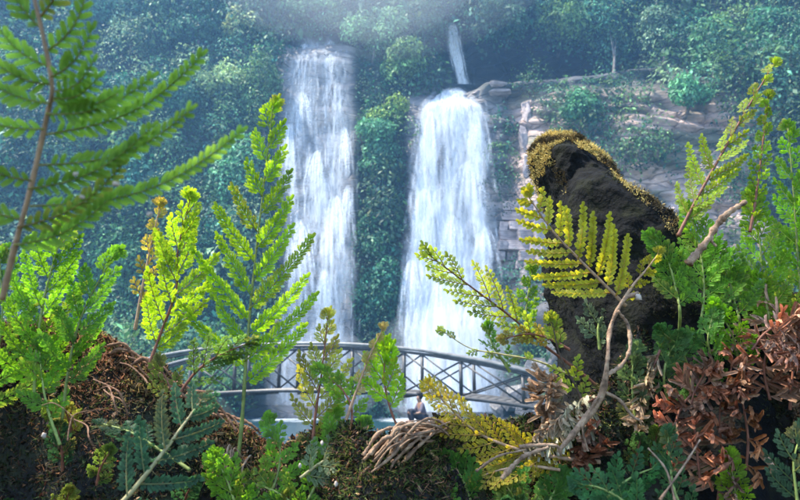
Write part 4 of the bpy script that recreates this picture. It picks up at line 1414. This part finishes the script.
# -- sunlit pair in front of the veil waterfall
frond('fern_frond', 'sunlit green frond curving up from the rust-coloured ridge', 'fern', [(148, 368, .72), (160, 335, .72), (176, 290, .71), (178, 250, .70), (190, 200, .69)], [(0, 20), (0.25, 50), (0.5, 52), (0.8, 28), (1, 10)], col=(0.22, 0.40, 0.04), tip=(0.34, 0.46, 0.05), npin=22, t0=0.14, ang=(48, 26), pl=12, pw=6, gap=4.6, stemcol='red', seed=6)
frond('fern_frond', 'thin yellowing shoot rising beside the sunlit curved frond', 'fern', [(135, 330, .73), (142, 290, .73), (150, 250, .73), (160, 206, .73)], [(0, 20), (0.5, 20), (1, 8)], col=(0.36, 0.36, 0.06), tip=(0.46, 0.34, 0.08), npin=14, t0=0.2, ang=(36, 20), pl=9, pw=4.5, stemcol='tan', seed=7)
frond('fern_frond', 'tall triangular sunlit frond standing before the veil waterfall', 'fern', [(236, 478, .70), (242, 420, .70), (246, 360, .70), (252, 290, .70), (262, 200, .69), (273, 106, .68)], [(0.2, 30), (0.36, 84), (0.5, 92), (0.7, 62), (0.88, 32), (1, 10)], col=(0.19, 0.38, 0.035), tip=(0.32, 0.46, 0.05), npin=26, t0=0.33, ang=(54, 30), pin_curve=0.10, pl=13, pw=6.2, gap=4.8, stemcol='green', r_stem=(2.2, 0.6), seed=8, tilt=0.15)
frond('fern_frond', 'dusky green frond drooping over the rust-coloured ridge', 'fern', [(176, 398, .68), (196, 372, .68), (218, 356, .68), (246, 344, .68)], [(0, 30), (0.5, 32), (1, 12)], col=(0.07, 0.15, 0.04), tip=(0.12, 0.2, 0.05), npin=14, t0=0.2, pl=10, pw=5, stemcol='red', seed=10)
# -- shaded broad frond at the lower left
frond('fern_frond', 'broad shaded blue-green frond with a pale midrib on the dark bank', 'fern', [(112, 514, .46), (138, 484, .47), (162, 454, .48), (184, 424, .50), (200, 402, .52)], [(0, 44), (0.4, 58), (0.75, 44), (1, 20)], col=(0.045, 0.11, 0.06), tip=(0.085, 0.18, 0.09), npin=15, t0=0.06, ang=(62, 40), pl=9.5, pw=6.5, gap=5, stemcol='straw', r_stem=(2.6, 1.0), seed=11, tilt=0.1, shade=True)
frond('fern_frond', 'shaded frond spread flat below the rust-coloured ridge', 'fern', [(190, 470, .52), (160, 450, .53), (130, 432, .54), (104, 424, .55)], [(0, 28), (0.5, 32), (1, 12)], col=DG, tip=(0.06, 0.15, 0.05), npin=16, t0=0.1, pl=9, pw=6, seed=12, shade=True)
frond('fern_frond', 'small red-stemmed sprig in front of the bridge end', 'fern', [(180, 425, .60), (172, 392, .60), (160, 366, .60)], [(0, 26), (0.5, 22), (1, 10)], col=(0.14, 0.2, 0.04), tip=(0.25, 0.28, 0.06), npin=9, t0=0.3, pl=9, pw=4.5, stemcol='red', seed=13, skip=.2)
# -- centre
frond('fern_frond', 'yellow-green sprig with a reddish stem before the middle of the bridge', 'fern', [(312, 448, .66), (316, 410, .66), (322, 370, .66), (328, 316, .66)], [(0, 40), (0.35, 46), (0.6, 30), (0.85, 14), (1, 8)], col=(0.36, 0.38, 0.05), tip=(0.44, 0.44, 0.08), npin=17, t0=0.1, ang=(52, 30), pl=11, pw=5, stemcol='red', seed=14, jitter=.25)
frond('fern_frond', 'small bright green sprig leaning across the yellow-green one', 'fern', [(345, 452, .62), (352, 415, .62), (344, 392, .62), (322, 372, .62)], [(0, 16), (0.5, 20), (1, 10)], col=BG, tip=(0.26, .44, .05), npin=11, t0=0.35, pl=10, pw=5, stemcol='red', seed=15)
frond('fern_frond', 'bright green fan-shaped sprig on a curved red stem by the tangled roots', 'fern', [(402, 470, .64), (400, 436, .64), (390, 408, .64), (384, 378, .64), (386, 352, .64)], [(0, 10), (0.55, 34), (0.75, 28), (1, 14)], col=(0.22, 0.45, 0.03), tip=(0.32, .5, .05), npin=12, t0=0.5, ang=(48, 24), pl=12, pw=6, stemcol='red', seed=16)
frond('fern_frond', 'thin straw-coloured shoot slanting over the bridge rail', 'fern', [(346, 420, .68), (356, 392, .68), (368, 360, .68), (382, 330, .68)], [(0, 8), (0.5, 12), (1, 6)], col=(0.42, 0.36, 0.12), tip=(0.5, 0.40, 0.14), npin=12, t0=0.3, ang=(34, 20), pl=7, pw=3.5, stemcol='tan', seed=17)
for i, (st, lab, cc) in enumerate([
        ([(262, 510, .52), (276, 480, .53), (280, 450, .54), (270, 424, .55)], 'bright green frond rising from the bank below the pool shore', BG),
        ([(300, 515, .50), (316, 484, .51), (330, 450, .52), (334, 418, .53)], 'glossy green upright frond at the foot of the yellow-green sprig', BG),
        ([(240, 520, .48), (234, 500, .48), (226, 478, .48), (216, 460, .48)], 'green frond tip poking up at the base of the tall triangular frond', BG),
        ([(372, 510, .52), (362, 480, .53), (356, 452, .54), (362, 428, .55)], 'green frond standing beside the tangled roots', MG),
        ([(338, 520, .47), (350, 496, .48), (366, 478, .49), (386, 468, .50)], 'green frond leaning towards the foot of the tangled roots', BG),
        ([(300, 520, .46), (288, 500, .46), (262, 486, .47), (238, 482, .48)], 'green frond lying flat along the bottom of the bank', MG)]):
    st = [(a, b, c + 0.08) for a, b, c in st]
    frond('fern_frond', lab, 'fern', st, [(0, 28), (0.5, 26), (1, 10)], col=cc, tip=(0.22, 0.42, 0.05), npin=13, t0=0.1, ang=(54, 30), pl=10, pw=6, gap=4.8, seed=20 + i)
frond('fern_frond', 'pale grey-green frond lying across the middle of the bank', 'fern', [(300, 478, .58), (322, 462, .59), (346, 450, .60), (372, 446, .61)], [(0, 28), (0.5, 30), (1, 14)], col=(0.2, 0.27, 0.14), tip=(0.28, 0.34, 0.18), npin=16, t0=0.08, pl=11, pw=5, stemcol='straw', seed=28)
# -- yellow sprays, centre right
frond('fern_frond', 'golden yellow feathery frond reaching left from the dried clump', 'fern', [(600, 462, .62), (560, 458, .62), (520, 450, .62), (480, 434, .62), (450, 408, .62), (432, 388, .62)], [(0, 12), (0.3, 34), (0.6, 34), (0.85, 20), (1, 10)], col=YL, tip=(0.5, 0.45, 0.06), npin=30, t0=0.16, ang=(50, 28), pl=10, pw=4, gap=4.2, stemcol='tan', r_stem=(2.2, .7), seed=30)
frond('fern_frond', 'second yellow frond hanging under the golden feathery one', 'fern', [(560, 470, .60), (528, 466, .60), (500, 470, .60), (476, 478, .60)], [(0, 24), (0.5, 26), (1, 10)], col=(0.40, 0.38, 0.05), tip=YL, npin=16, t0=0.1, pl=9, pw=4, stemcol='tan', seed=31)
frond('fern_frond', 'yellow-green comb-like frond crossing the dark boulder', 'fern', [(626, 306, .70), (604, 284, .70), (578, 258, .70), (552, 230, .70), (528, 196, .70)], [(0, 52), (0.3, 62), (0.6, 44), (0.85, 24), (1, 10)], col=(0.42, 0.42, 0.04), tip=(0.54, 0.50, 0.07), npin=27, t0=0.12, ang=(60, 44), pl=7, pw=5, gap=4.9, style='strip', stemcol='tan', r_stem=(1.9, .7), seed=32, tilt=0.1, taper=.3, lobes=3)
frond('fern_frond', 'yellow pinna-like frond stretching right from the dried pale stem', 'fern', [(622, 302, .69), (634, 284, .69), (646, 270, .69), (658, 254, .69)], [(0, 14), (0.5, 14), (1, 6)], col=(0.4, 0.4, 0.04), tip=(0.5, 0.46, 0.07), npin=12, t0=0.1, pl=7, pw=4, stemcol='tan', seed=33)
frond('fern_frond', 'pale green frond reaching left in front of the full white waterfall', 'fern', [(604, 392, .76), (580, 372, .76), (545, 346, .75), (510, 316, .74), (470, 286, .73), (428, 254, .72)], [(0, 6), (0.45, 14), (0.62, 42), (0.8, 36), (1, 12)], col=(0.28, 0.40, 0.05), tip=(0.40, 0.46, 0.07), npin=24, t0=0.42, ang=(46, 26), pl=8.5, pw=4.6, gap=4.2, stemcol='red', r_stem=(1.8, .6), seed=34, skip=.1)
frond('fern_frond', 'thin nearly bare shoot running left below the pale green frond', 'fern', [(580, 380, .78), (540, 362, .78), (500, 354, .78), (470, 348, .78), (444, 332, .78)], [(0, 6), (0.5, 10), (1, 8)], col=(0.2, 0.33, 0.06), tip=(0.34, 0.38, 0.08), npin=14, t0=0.3, ang=(44, 26), pl=6, pw=3, stemcol='straw', r_stem=(1.2, .5), seed=35, skip=.25)
frond('fern_frond', 'small upright green sprig before the jointed pale outcrop', 'fern', [(528, 336, .76), (526, 316, .76), (528, 296, .76), (532, 272, .76)], [(0, 12), (0.5, 14), (1, 7)], col=BG, tip=(0.3, .44, .06), npin=11, t0=0.2, pl=8, pw=4.5, seed=36)
frond('fern_frond', 'small green sprig against the foot of the white waterfall', 'fern', [(510, 372, .8), (500, 356, .8), (492, 344, .8), (488, 330, .8)], [(0, 20), (0.5, 16), (1, 8)], col=MG, tip=BG, npin=10, t0=0.1, pl=8, pw=4.5, seed=37)
frond('fern_frond', 'green and yellow sprig growing up beside the dried pale stem', 'fern', [(590, 420, .70), (575, 385, .70), (560, 355, .70), (552, 322, .70)], [(0, 18), (0.5, 22), (1, 9)], col=(0.24, 0.36, 0.04), tip=(0.42, .44, .06), npin=14, t0=0.2, pl=9, pw=5, stemcol='dark', seed=38, skip=.2)
frond('fern_frond', 'short rusty-green sprig just above the bridge end', 'fern', [(570, 350, .74), (548, 338, .74), (528, 334, .74), (506, 338, .74)], [(0, 12), (0.5, 14), (1, 7)], col=(0.3, 0.3, 0.05), tip=(0.42, .3, .08), npin=12, t0=0.2, pl=7, pw=4, stemcol='red', seed=39)
# -- right side
frond('fern_frond', 'slender upright sunlit frond rising beside the dark boulder', 'fern', [(678, 236, .66), (694, 204, .66), (716, 164, .66), (744, 114, .66), (775, 62, .66)], [(0, 20), (0.25, 40), (0.4, 40), (0.6, 22), (0.85, 12), (1, 8)], col=(0.26, 0.38, 0.04), tip=(0.40, 0.48, 0.06), npin=26, t0=0.12, ang=(46, 26), pl=8.5, pw=5, gap=4.2, stemcol='red', r_stem=(1.9, .6), seed=40, left_scale=1.15)
frond('fern_frond', 'narrow upright frond parallel to the slender sunlit one', 'fern', [(750, 232, .64), (756, 196, .64), (762, 150, .64), (768, 96, .64)], [(0, 12), (0.5, 15), (1, 7)], col=(0.2, 0.36, 0.04), tip=(0.32, 0.44, 0.05), npin=24, t0=0.1, ang=(42, 26), pl=7.5, pw=4.5, gap=4, seed=41, stemcol='red')
for i, (st, lab, ln, cc) in enumerate([
        ([(700, 330, .60), (704, 290, .60), (700, 250, .60), (690, 212, .60)], 'bright green bushy frond above the shrivelled rust-brown frond', 42, BG),
        ([(770, 330, .56), (764, 290, .56), (760, 244, .56), (752, 196, .56)], 'bright green frond in the right thicket below the narrow upright one', 40, BG),
        ([(802, 320, .54), (798, 260, .54), (794, 200, .54), (788, 128, .54)], 'tall leafy frond at the outer edge of the right thicket', 40, (0.13, 0.34, 0.03)),
        ([(680, 320, .64), (676, 290, .64), (668, 262, .64), (654, 240, .64)], 'green frond leaning against the side of the dark boulder', 26, MG),
        ([(740, 330, .60), (734, 300, .60), (726, 272, .60), (714, 250, .60)], 'deep green frond inside the right thicket', 34, MG),
        ([(830, 330, .52), (822, 280, .52), (812, 236, .52), (806, 180, .52)], 'green frond fanning out behind the tall leafy one', 44, BG),
        ([(786, 340, .58), (776, 316, .58), (762, 294, .58), (744, 276, .58)], 'low green frond draped over the rust-brown clump', 30, BG)]):
    st = [(a, b, .70 + 0.1 * (c - .56)) for a, b, c in st]
    st = [(st[0][0] - 6, st[0][1] + 46, .83)] + st
    frond('fern_frond', lab, 'fern', st, [(0, ln), (0.5, ln), (0.85, ln * .55), (1, 10)], col=cc, tip=(0.24, 0.44, 0.05), npin=22, t0=0.36, ang=(52, 28), pl=10, pw=5, gap=4.4, seed=50 + i)
# -- bottom right
for i, (st, lab, ln, cc, kind) in enumerate([
        ([(590, 520, .52), (610, 494, .53), (634, 476, .54), (660, 466, .55)], 'dark green frond under the dried brown curl', 30, (0.04, 0.13, 0.04), 0),
        ([(640, 520, .50), (622, 500, .50), (600, 488, .51), (580, 484, .52)], 'shaded green frond in the bottom corner of the boulder', 30, (0.05, 0.15, 0.05), 0),
        ([(742, 530, .48), (738, 506, .48), (734, 484, .48), (730, 460, .48)], 'bright yellow-green tip poking up before the rust-brown frond', 18, (0.26, 0.42, 0.04), 0),
        ([(800, 520, .50), (796, 490, .50), (794, 460, .50), (802, 430, .50)], 'dim grey-green frond below the right thicket', 30, (0.05, 0.1, 0.05), 0),
        ([(690, 525, .52), (676, 495, .53), (670, 465, .54), (668, 436, .55)], 'dull green frond between the dark boulder and the rust-brown frond', 24, (0.05, 0.12, 0.04), 0),
        ([(450, 525, .54), (446, 496, .55), (440, 470, .56), (432, 446, .57)], 'small bright sprig growing out of the tangled roots', 16, BG, 0),
        ([(520, 525, .54), (516, 505, .55), (508, 488, .56), (496, 474, .57)], 'low olive sprig under the yellow fronds', 20, (0.14, .2, .04), 0),
        ([(640, 440, .66), (634, 410, .66), (632, 380, .66), (634, 352, .66)], 'shaded sprig on the dark side of the boulder', 18, (0.09, .14, .05), 0),
        ([(600, 350, .80), (598, 330, .80), (602, 316, .80), (612, 304, .80)], 'dusty grey-green tuft behind the dried pale stem', 22, (0.16, .22, .12), 0)]):
    frond('fern_frond', lab, 'fern', st, [(0, ln), (0.5, ln), (1, 9)], col=cc, tip=np.array(cc) * 1.35, npin=13, t0=0.1, ang=(54, 30), pl=11, pw=5.5, gap=5, seed=70 + i, shade=i in (0, 1, 3, 4))
for i, (st, lab, cc) in enumerate([
        ([(430, 505, .68), (424, 482, .68), (420, 462, .68)], 'green sprig under the tangled roots', BG),
        ([(470, 500, .68), (462, 478, .68), (448, 462, .68)], 'olive-green sprig between the roots and the golden frond', MG),
        ([(500, 515, .68), (510, 492, .68), (516, 476, .68)], 'dark green sprig under the forked bare roots', MG),
        ([(405, 515, .68), (398, 495, .68), (388, 478, .68)], 'broad green sprig at the foot of the curved red stem', BG),
        ([(545, 515, .68), (552, 496, .68), (562, 480, .68)], 'deep green sprig between forked roots and dried curl', MG)]):
    frond('fern_frond', lab, 'fern', st, [(0, 22), (0.5, 22), (1, 9)], col=cc, tip=np.array(cc) * 1.3, npin=14, t0=0.08, ang=(56, 30), pl=10, pw=6, gap=4.6, seed=160 + i)
for i, (st, lab, cc) in enumerate([
        ([(694, 392, .71), (688, 366, .70), (678, 346, .69), (662, 332, .68)], 'shaded frond drooping over the stalk bases at the boulder foot', (0.06, 0.15, 0.04)),
        ([(716, 392, .70), (712, 362, .69), (708, 340, .68), (712, 318, .68)], 'mid-green frond hiding the stalk bases above the rust-brown fronds', (0.09, 0.21, 0.04)),
        ([(668, 400, .70), (664, 378, .69), (668, 356, .69), (680, 338, .68)], 'dull green frond growing at the side of the dark boulder above the dry sprig', (0.07, 0.14, 0.04)),
        ([(740, 370, .70), (736, 346, .69), (728, 326, .68), (716, 308, .68)], 'small bright frond under the right thicket', BG)]):
    frond('fern_frond', lab, 'fern', st, [(0, 20), (0.5, 24), (1, 9)], col=cc, tip=np.array(cc) * 1.4, npin=16, t0=0.1, ang=(56, 30), pl=9, pw=5, gap=4.4, seed=180 + i, flop=0.15)
# -- small sprigs scattered over the shaded bank
rq = np.random.default_rng(15)
for i in range(30):
    bx_ = rq.uniform(10, 300) if i < 14 else (rq.uniform(600, 690) if i < 18 else rq.uniform(380, 600))
    ym = float(rimY(bx_)) - (rq.uniform(0.02, 0.09) if i < 18 else rq.uniform(0.05, 0.10))
    X = float(np.interp(bx_, bpx, rz[:, 0])) * ym / float(rimY(bx_))
    zb_ = float(bankZ(np.array(X), np.array(ym)))
    qx1, qy1 = proj(np.array([X, ym, zb_]))
    hgt = rq.uniform(22, 42) if i < 18 else rq.uniform(12, 26); ln_ = rq.uniform(-16, 16)
    lit = rq.random() < 0.4  # random share of sprigs gets the yellow-olive tone, the rest dark green
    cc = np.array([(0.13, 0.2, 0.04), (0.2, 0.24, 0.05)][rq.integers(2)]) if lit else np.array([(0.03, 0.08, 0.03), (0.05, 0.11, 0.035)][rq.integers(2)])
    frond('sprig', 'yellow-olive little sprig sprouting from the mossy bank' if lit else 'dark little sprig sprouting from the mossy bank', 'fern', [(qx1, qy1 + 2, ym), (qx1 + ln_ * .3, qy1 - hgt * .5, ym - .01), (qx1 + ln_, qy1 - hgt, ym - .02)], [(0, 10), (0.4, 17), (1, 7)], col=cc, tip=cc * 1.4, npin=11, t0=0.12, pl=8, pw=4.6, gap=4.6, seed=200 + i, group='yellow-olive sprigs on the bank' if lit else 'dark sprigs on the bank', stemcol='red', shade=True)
# -- dried fronds
for i, (st, lab, ln, cc, pc) in enumerate([
        ([(718, 500, .52), (722, 460, .52), (720, 410, .52), (732, 366, .52)], 'shrivelled rust-brown frond hanging on the bank', 40, RUST, 0.95),
        ([(700, 480, .50), (696, 440, .50), (692, 400, .50), (706, 370, .50)], 'curled brick-red dead frond beside the shrivelled rust-brown one', 34, (0.29, 0.12, 0.07), 1.1),
        ([(752, 350, .51), (764, 334, .51), (782, 322, .51), (800, 316, .51)], 'claw-like pinkish brown dead frond under the right thicket', 40, (0.34, 0.17, 0.13), 0.6),
        ([(770, 400, .52), (764, 370, .52), (770, 345, .52), (788, 330, .52)], 'dull brown dead frond below the claw-like one', 36, (0.26, 0.12, 0.08), 0.8),
        ([(746, 470, .50), (748, 440, .50), (744, 410, .50), (738, 384, .50)], 'crumpled orange-brown dead leaflets in the rust-brown clump', 26, (0.34, 0.15, 0.07), 1.2),
        ([(790, 410, .54), (792, 380, .54), (796, 356, .54), (806, 336, .54)], 'straw-brown withered frond at the edge of the clump', 28, (0.38, 0.22, 0.13), .9),
        ([(672, 440, .53), (680, 410, .53), (694, 392, .53), (712, 380, .53)], 'coral-coloured curled frond against the dark boulder', 26, (0.34, 0.16, 0.11), 1.1),
        ([(600, 420, .62), (590, 438, .62), (582, 454, .62), (578, 474, .62)], 'dark brown curl of dead leaf below the dried pale stem', 26, (0.2, 0.085, 0.05), 1.2),
        ([(600, 396, .62), (576, 408, .62), (556, 422, .62), (536, 440, .62)], 'pale grey dried frond beside the end of the bridge', 24, (0.42, 0.39, 0.26), 0.35),
        ([(552, 376, .66), (548, 384, .66), (546, 396, .66), (548, 412, .66)], 'dull curled dry tip dangling before the bridge rail', 9, (0.28, 0.19, 0.13), 1.0),
        ([(660, 350, .62), (652, 372, .62), (646, 396, .62), (640, 420, .62)], 'straw-coloured dried sprig on the dark boulder', 16, (0.4, 0.3, 0.17), 1.0)]):
    st = [(a, b, c + 0.05) for a, b, c in st]
    cc = np.array(cc) * (np.array([1.1, 1.02, 0.85]) if cc[1] < 0.2 else np.array([0.8, 0.78, 0.75]))
    frond('dead_frond', lab, 'dead frond', st, [(0, ln), (0.5, ln), (1, ln * .5)], col=cc, tip=np.array(cc) * 1.25, npin=13, t0=0.05, ang=(64, 34), pl=21, pw=3.8, gap=7, flop=0.4, stemcol='red', r_stem=(1.4, .7), seed=90 + i, mat='dead', pincurl=pc, curl=1.1, tilt=0.6, lobes=3, jitter=.3, cupk=1.5, notch=0.88, pang=34, taper=.3)


# leafy sapling added out of view to shade the near bank
rs = np.random.default_rng(61)
sap = thing('shade_sapling', 'young broad-leaved tree added out of view to shade the near bank', 'tree', (-2.25, -0.35, 2.4))
so = np.array([-2.25, -0.35, 2.4])
tr = MB()
spine = catmull([so, so + [0.1, 0.1, 1.0], so + [0.45, 0.3, 1.75], so + [1.0, 0.5, 2.15], so + [1.7, 0.62, 2.3]], 24)
V, f = tube_arrays(spine - so, np.linspace(0.035, 0.008, 24), 8); tr.add(V, f)
Lp, Ln = [], []
for i in range(85):
    j = rs.integers(7, 24)
    c = spine[j] + np.array([rs.uniform(-0.35, 0.35), rs.uniform(-0.34, 0.33), rs.uniform(-0.12, 0.2)])
    V, f = tube_arrays(catmull([spine[j], (spine[j] + c) / 2 + [0, 0, .04], c], 5) - so, np.linspace(0.006, 0.002, 5), 5); tr.add(V, f)
    for k in range(11):
        Lp.append(c + rs.normal(0, 0.07, 3)); Ln.append(norm(np.array([-.3, 0, 1]) + 0.4 * rs.normal(size=3)))
obj('trunk', tr.mesh('trunk', M['bark'], True), sap)
Lp, Ln = np.array(Lp), np.array(Ln)
LL = rs.uniform(0.07, 0.14, len(Lp))
V, f = leaf_quads(Lp - so, Ln, LL, LL * 0.5, rs)
mb = MB(); mb.add(V, f, np.repeat(np.array([0.05, 0.13, 0.04]) * rs.uniform(.7, 1.3, (len(Lp), 1)), 4, 0))
obj('crown', mb.mesh('crown', M['jungle']), sap)


# ------------------------------------------------------------------ roots, dried stems, litter
def stick(name, P, r0_, r1_, mat, parent=None, bump=0.28, seg=9, n=40, seed=0):
    cur = catmull(P, n)
    tt = np.linspace(0, 1, n)
    rd = np.interp(tt, [0, 1], [r0_, r1_]) * (1 + bump * vnoise(xyz(tt * 14, tt * 0 + seed, tt * 0)) + bump * vnoise(xyz(tt * 40, tt * 0 + seed + 5, tt * 0)))
    V, f = tube_arrays(cur, rd, seg)
    return make_mesh(name, V, f, mat, smooth_shade=True)


def root_bundle(label, curves, seed, mat='root'):
    r = np.random.default_rng(seed)
    base = at(*curves[0][0][0])
    t = thing('root_tangle', label, 'roots', Vector(base))
    for i, (c, w) in enumerate(curves):
        P = np.array([at(*p) for p in c]) - base
        P = P + r.normal(0, 0.002, P.shape)
        sc = c[0][2] / F
        obj('root', stick('root', P, w * sc * 0.5, w * sc * 0.28, M[mat], seed=i + seed), t)
    return t


rr_ = np.random.default_rng(3)
cv = []
for i in range(40):
    x0 = rr_.uniform(362, 396); y0 = rr_.uniform(446, 484); k = rr_.uniform(0, 1)
    Yb = rr_.uniform(.62, .68)
    cv.append(([(x0, y0, Yb), (x0 + 14 + 8 * k + rr_.uniform(-7, 7), y0 - 18 - 6 * k, Yb), (x0 + 34 + 10 * k, 440 - 16 * k + rr_.uniform(-5, 8), Yb + .02), (430 + 24 * k + rr_.uniform(-8, 8), 428 - 8 * k + rr_.uniform(-4, 16), Yb + .05)], rr_.uniform(2.0, 4.8)))
root_bundle('tangle of tan roots arching over the bank below the seated person', cv, 5)
cv = []
for i in range(10):
    x0 = 100 + i * 13 + rr_.uniform(-8, 8); y0 = np.interp(x0, RIM[:, 0], RIM[:, 1]) + rr_.uniform(-2, 10); Yb = float(rimY(x0)) - 0.02
    y1 = np.interp(x0 + 44, RIM[:, 0], RIM[:, 1]) + rr_.uniform(-2, 12)
    cv.append(([(x0, y0, Yb), (x0 + 14, y0 + 4 + rr_.uniform(-8, 6), Yb), (x0 + 30, (y0 + y1) / 2 + rr_.uniform(-8, 4), Yb), (x0 + 46, y1, Yb)], rr_.uniform(2.5, 5)))
root_bundle('rusty orange roots trailing down the lit ridge towards the bridge', cv, 6, 'rust_root')
cv = []
for i in range(7):
    x0 = 224 + rr_.uniform(-6, 26); Yb = .68
    cv.append(([(x0, 488, Yb), (x0 + rr_.uniform(-4, 4), 468, Yb), (x0 + 6 + rr_.uniform(-4, 4), 450 + rr_.uniform(-6, 6), Yb + .01), (x0 + 14 + rr_.uniform(-6, 10), 462 + rr_.uniform(-6, 12), Yb + .02)], rr_.uniform(1.4, 2.8)))
root_bundle('short knuckled roots at the foot of the tall triangular frond', cv, 7)
cv = []
for i in range(7):
    x0 = rr_.uniform(60, 150); y0 = rr_.uniform(380, 470); Yb = rr_.uniform(.5, .6)
    sg_ = rr_.choice([-1, 1]); cv.append(([(x0, y0, Yb), (x0 + sg_ * 6, y0 - 10, Yb), (x0 + sg_ * rr_.uniform(12, 18), y0 - rr_.uniform(16, 22), Yb + .01), (x0 + sg_ * rr_.uniform(26, 36), y0 - rr_.uniform(20, 26), Yb + .02)], rr_.uniform(1.0, 2.0)))
root_bundle('fine rootlets hanging on the shaded side of the ridge', cv, 8, 'rust_root')

cv = [([(560, 448, .64), (580, 424, .64), (600, 396, .64), (608, 364, .64), (612, 330, .65), (622, 304, .66), (640, 292, .66)], 7),
      ([(606, 380, .64), (622, 366, .64), (632, 346, .64), (626, 322, .65), (618, 312, .65)], 4.5),
      ([(604, 392, .64), (620, 402, .64), (632, 414, .64), (640, 424, .64)], 3.5), ([(600, 396, .64), (588, 410, .64), (584, 430, .64), (590, 450, .64)], 3.2)]
t = root_bundle('dried pale twisted stem rising in front of the dark boulder', cv, 9)
t.name = 'dried_stem'; t['category'] = 'dead stem'
cv = [([(690, 262, .62), (704, 244, .62), (716, 226, .62), (728, 212, .62), (746, 200, .62)], 8), ([(716, 226, .62), (712, 238, .62), (718, 248, .62)], 4)]
t = root_bundle('whitish crooked twig caught among the right thicket fronds', cv, 10)
t.name = 'twig'; t['category'] = 'twig'
cv = [([(520, 450, .60), (540, 444, .60), (556, 448, .60), (566, 456, .60)], 4), ([(500, 478, .58), (516, 462, .58), (530, 452, .58), (552, 446, .58)], 5.5), ([(480, 470, .6), (500, 456, .6), (524, 448, .6)], 3)]
t = root_bundle('forked bare roots under the golden feathery frond', cv, 11)
for (a, b, lab) in (((660, 500, .5), (700, 440, .52), 'thin grey grass stalk crossing the dark foot of the boulder'), ((676, 505, .5), (648, 448, .52), 'thin pale stalk crossing the grey grass stalk'), ((650, 340, .78), (684, 300, .78), 'fine pale stalk on the dark side of the boulder')):
    P = np.array([at(*a), (at(*a) + at(*b)) / 2 + np.array([.004, 0, .004]), at(*b)])
    o = obj('stalk', stick('stalk', P - P[0], 0.0011, 0.0006, M['root'], n=14, seg=6), None, P[0])
    tag(o, lab, 'stalk')

# pale buds caught on stems
bud_me = None
for i, (px, py, Y, w, lab) in enumerate([(150, 214, .268, 7, 'pinkish white fleck on a blurred frond tip'), (76, 174, .262, 6, 'white fleck on the middle of the blurred frond'), (116, 184, .268, 8, 'long whitish fleck along the lowest blurred pinna'), (82, 197, .268, 6, 'white fleck near the blurred frond stem'),
        (184, 312, .70, 6, 'tiny cream bud on the curved sunlit frond'), (277, 322, .69, 6, 'tiny cream bud on the tall triangular frond'), (44, 436, .55, 6, 'white bud in the left thicket'), (300, 466, .57, 5, 'cream seed lying among the bank fronds'), (336, 484, .56, 6, 'cream seed in front of the leaning bank frond'), (322, 443, .59, 5, 'cream seed on the pale grey-green frond'), (638, 297, .66, 9, 'pale knob topping the dried twisted stem')]):
    P = at(px, py, Y); sc = Y / F
    bm = bmesh.new()
    bmesh.ops.create_icosphere(bm, subdivisions=2, radius=0.5)
    for v in bm.verts:
        v.co *= 1 + 0.25 * math.sin(v.co.x * 9 + i) * math.cos(v.co.z * 7)
        v.co.x *= 1.0; v.co.y *= 0.6; v.co.z *= 0.62 * (1.2 - v.co.x * 0.6)
    me = bpy.data.meshes.new('bud'); bm.to_mesh(me); bm.free(); me.polygons.foreach_set('use_smooth', [True] * len(me.polygons)); me.materials.append(M['bud'] if 'bud' in M else M.setdefault('bud', rough_mat('cream_bud', [(0.3, (0.30, 0.22, 0.16)), (0.7, (0.55, 0.46, 0.38))], scale=120, bump=0.3, dist=0.001)))
    o = obj('bud', me, None, P)
    o.scale = (w * sc,) * 3
    o.rotation_euler = (0, R(-30 + 17 * i), 0.2 * i)
    tag(o, lab, 'bud')

# ------------------------------------------------------------------ haze
M['haze'] = volume_mat('haze_air', (0.28, 0.58, 1.0), 0.0016, 0.3)
bm = bmesh.new()
bmesh.ops.create_cube(bm, size=1)
me = bpy.data.meshes.new('haze'); bm.to_mesh(me); bm.free(); me.materials.append(M['haze'])
haze = obj('haze', me, None, (0, 5, 32))
haze.scale = (234, 234, 72)
tag(haze, kind='stuff')
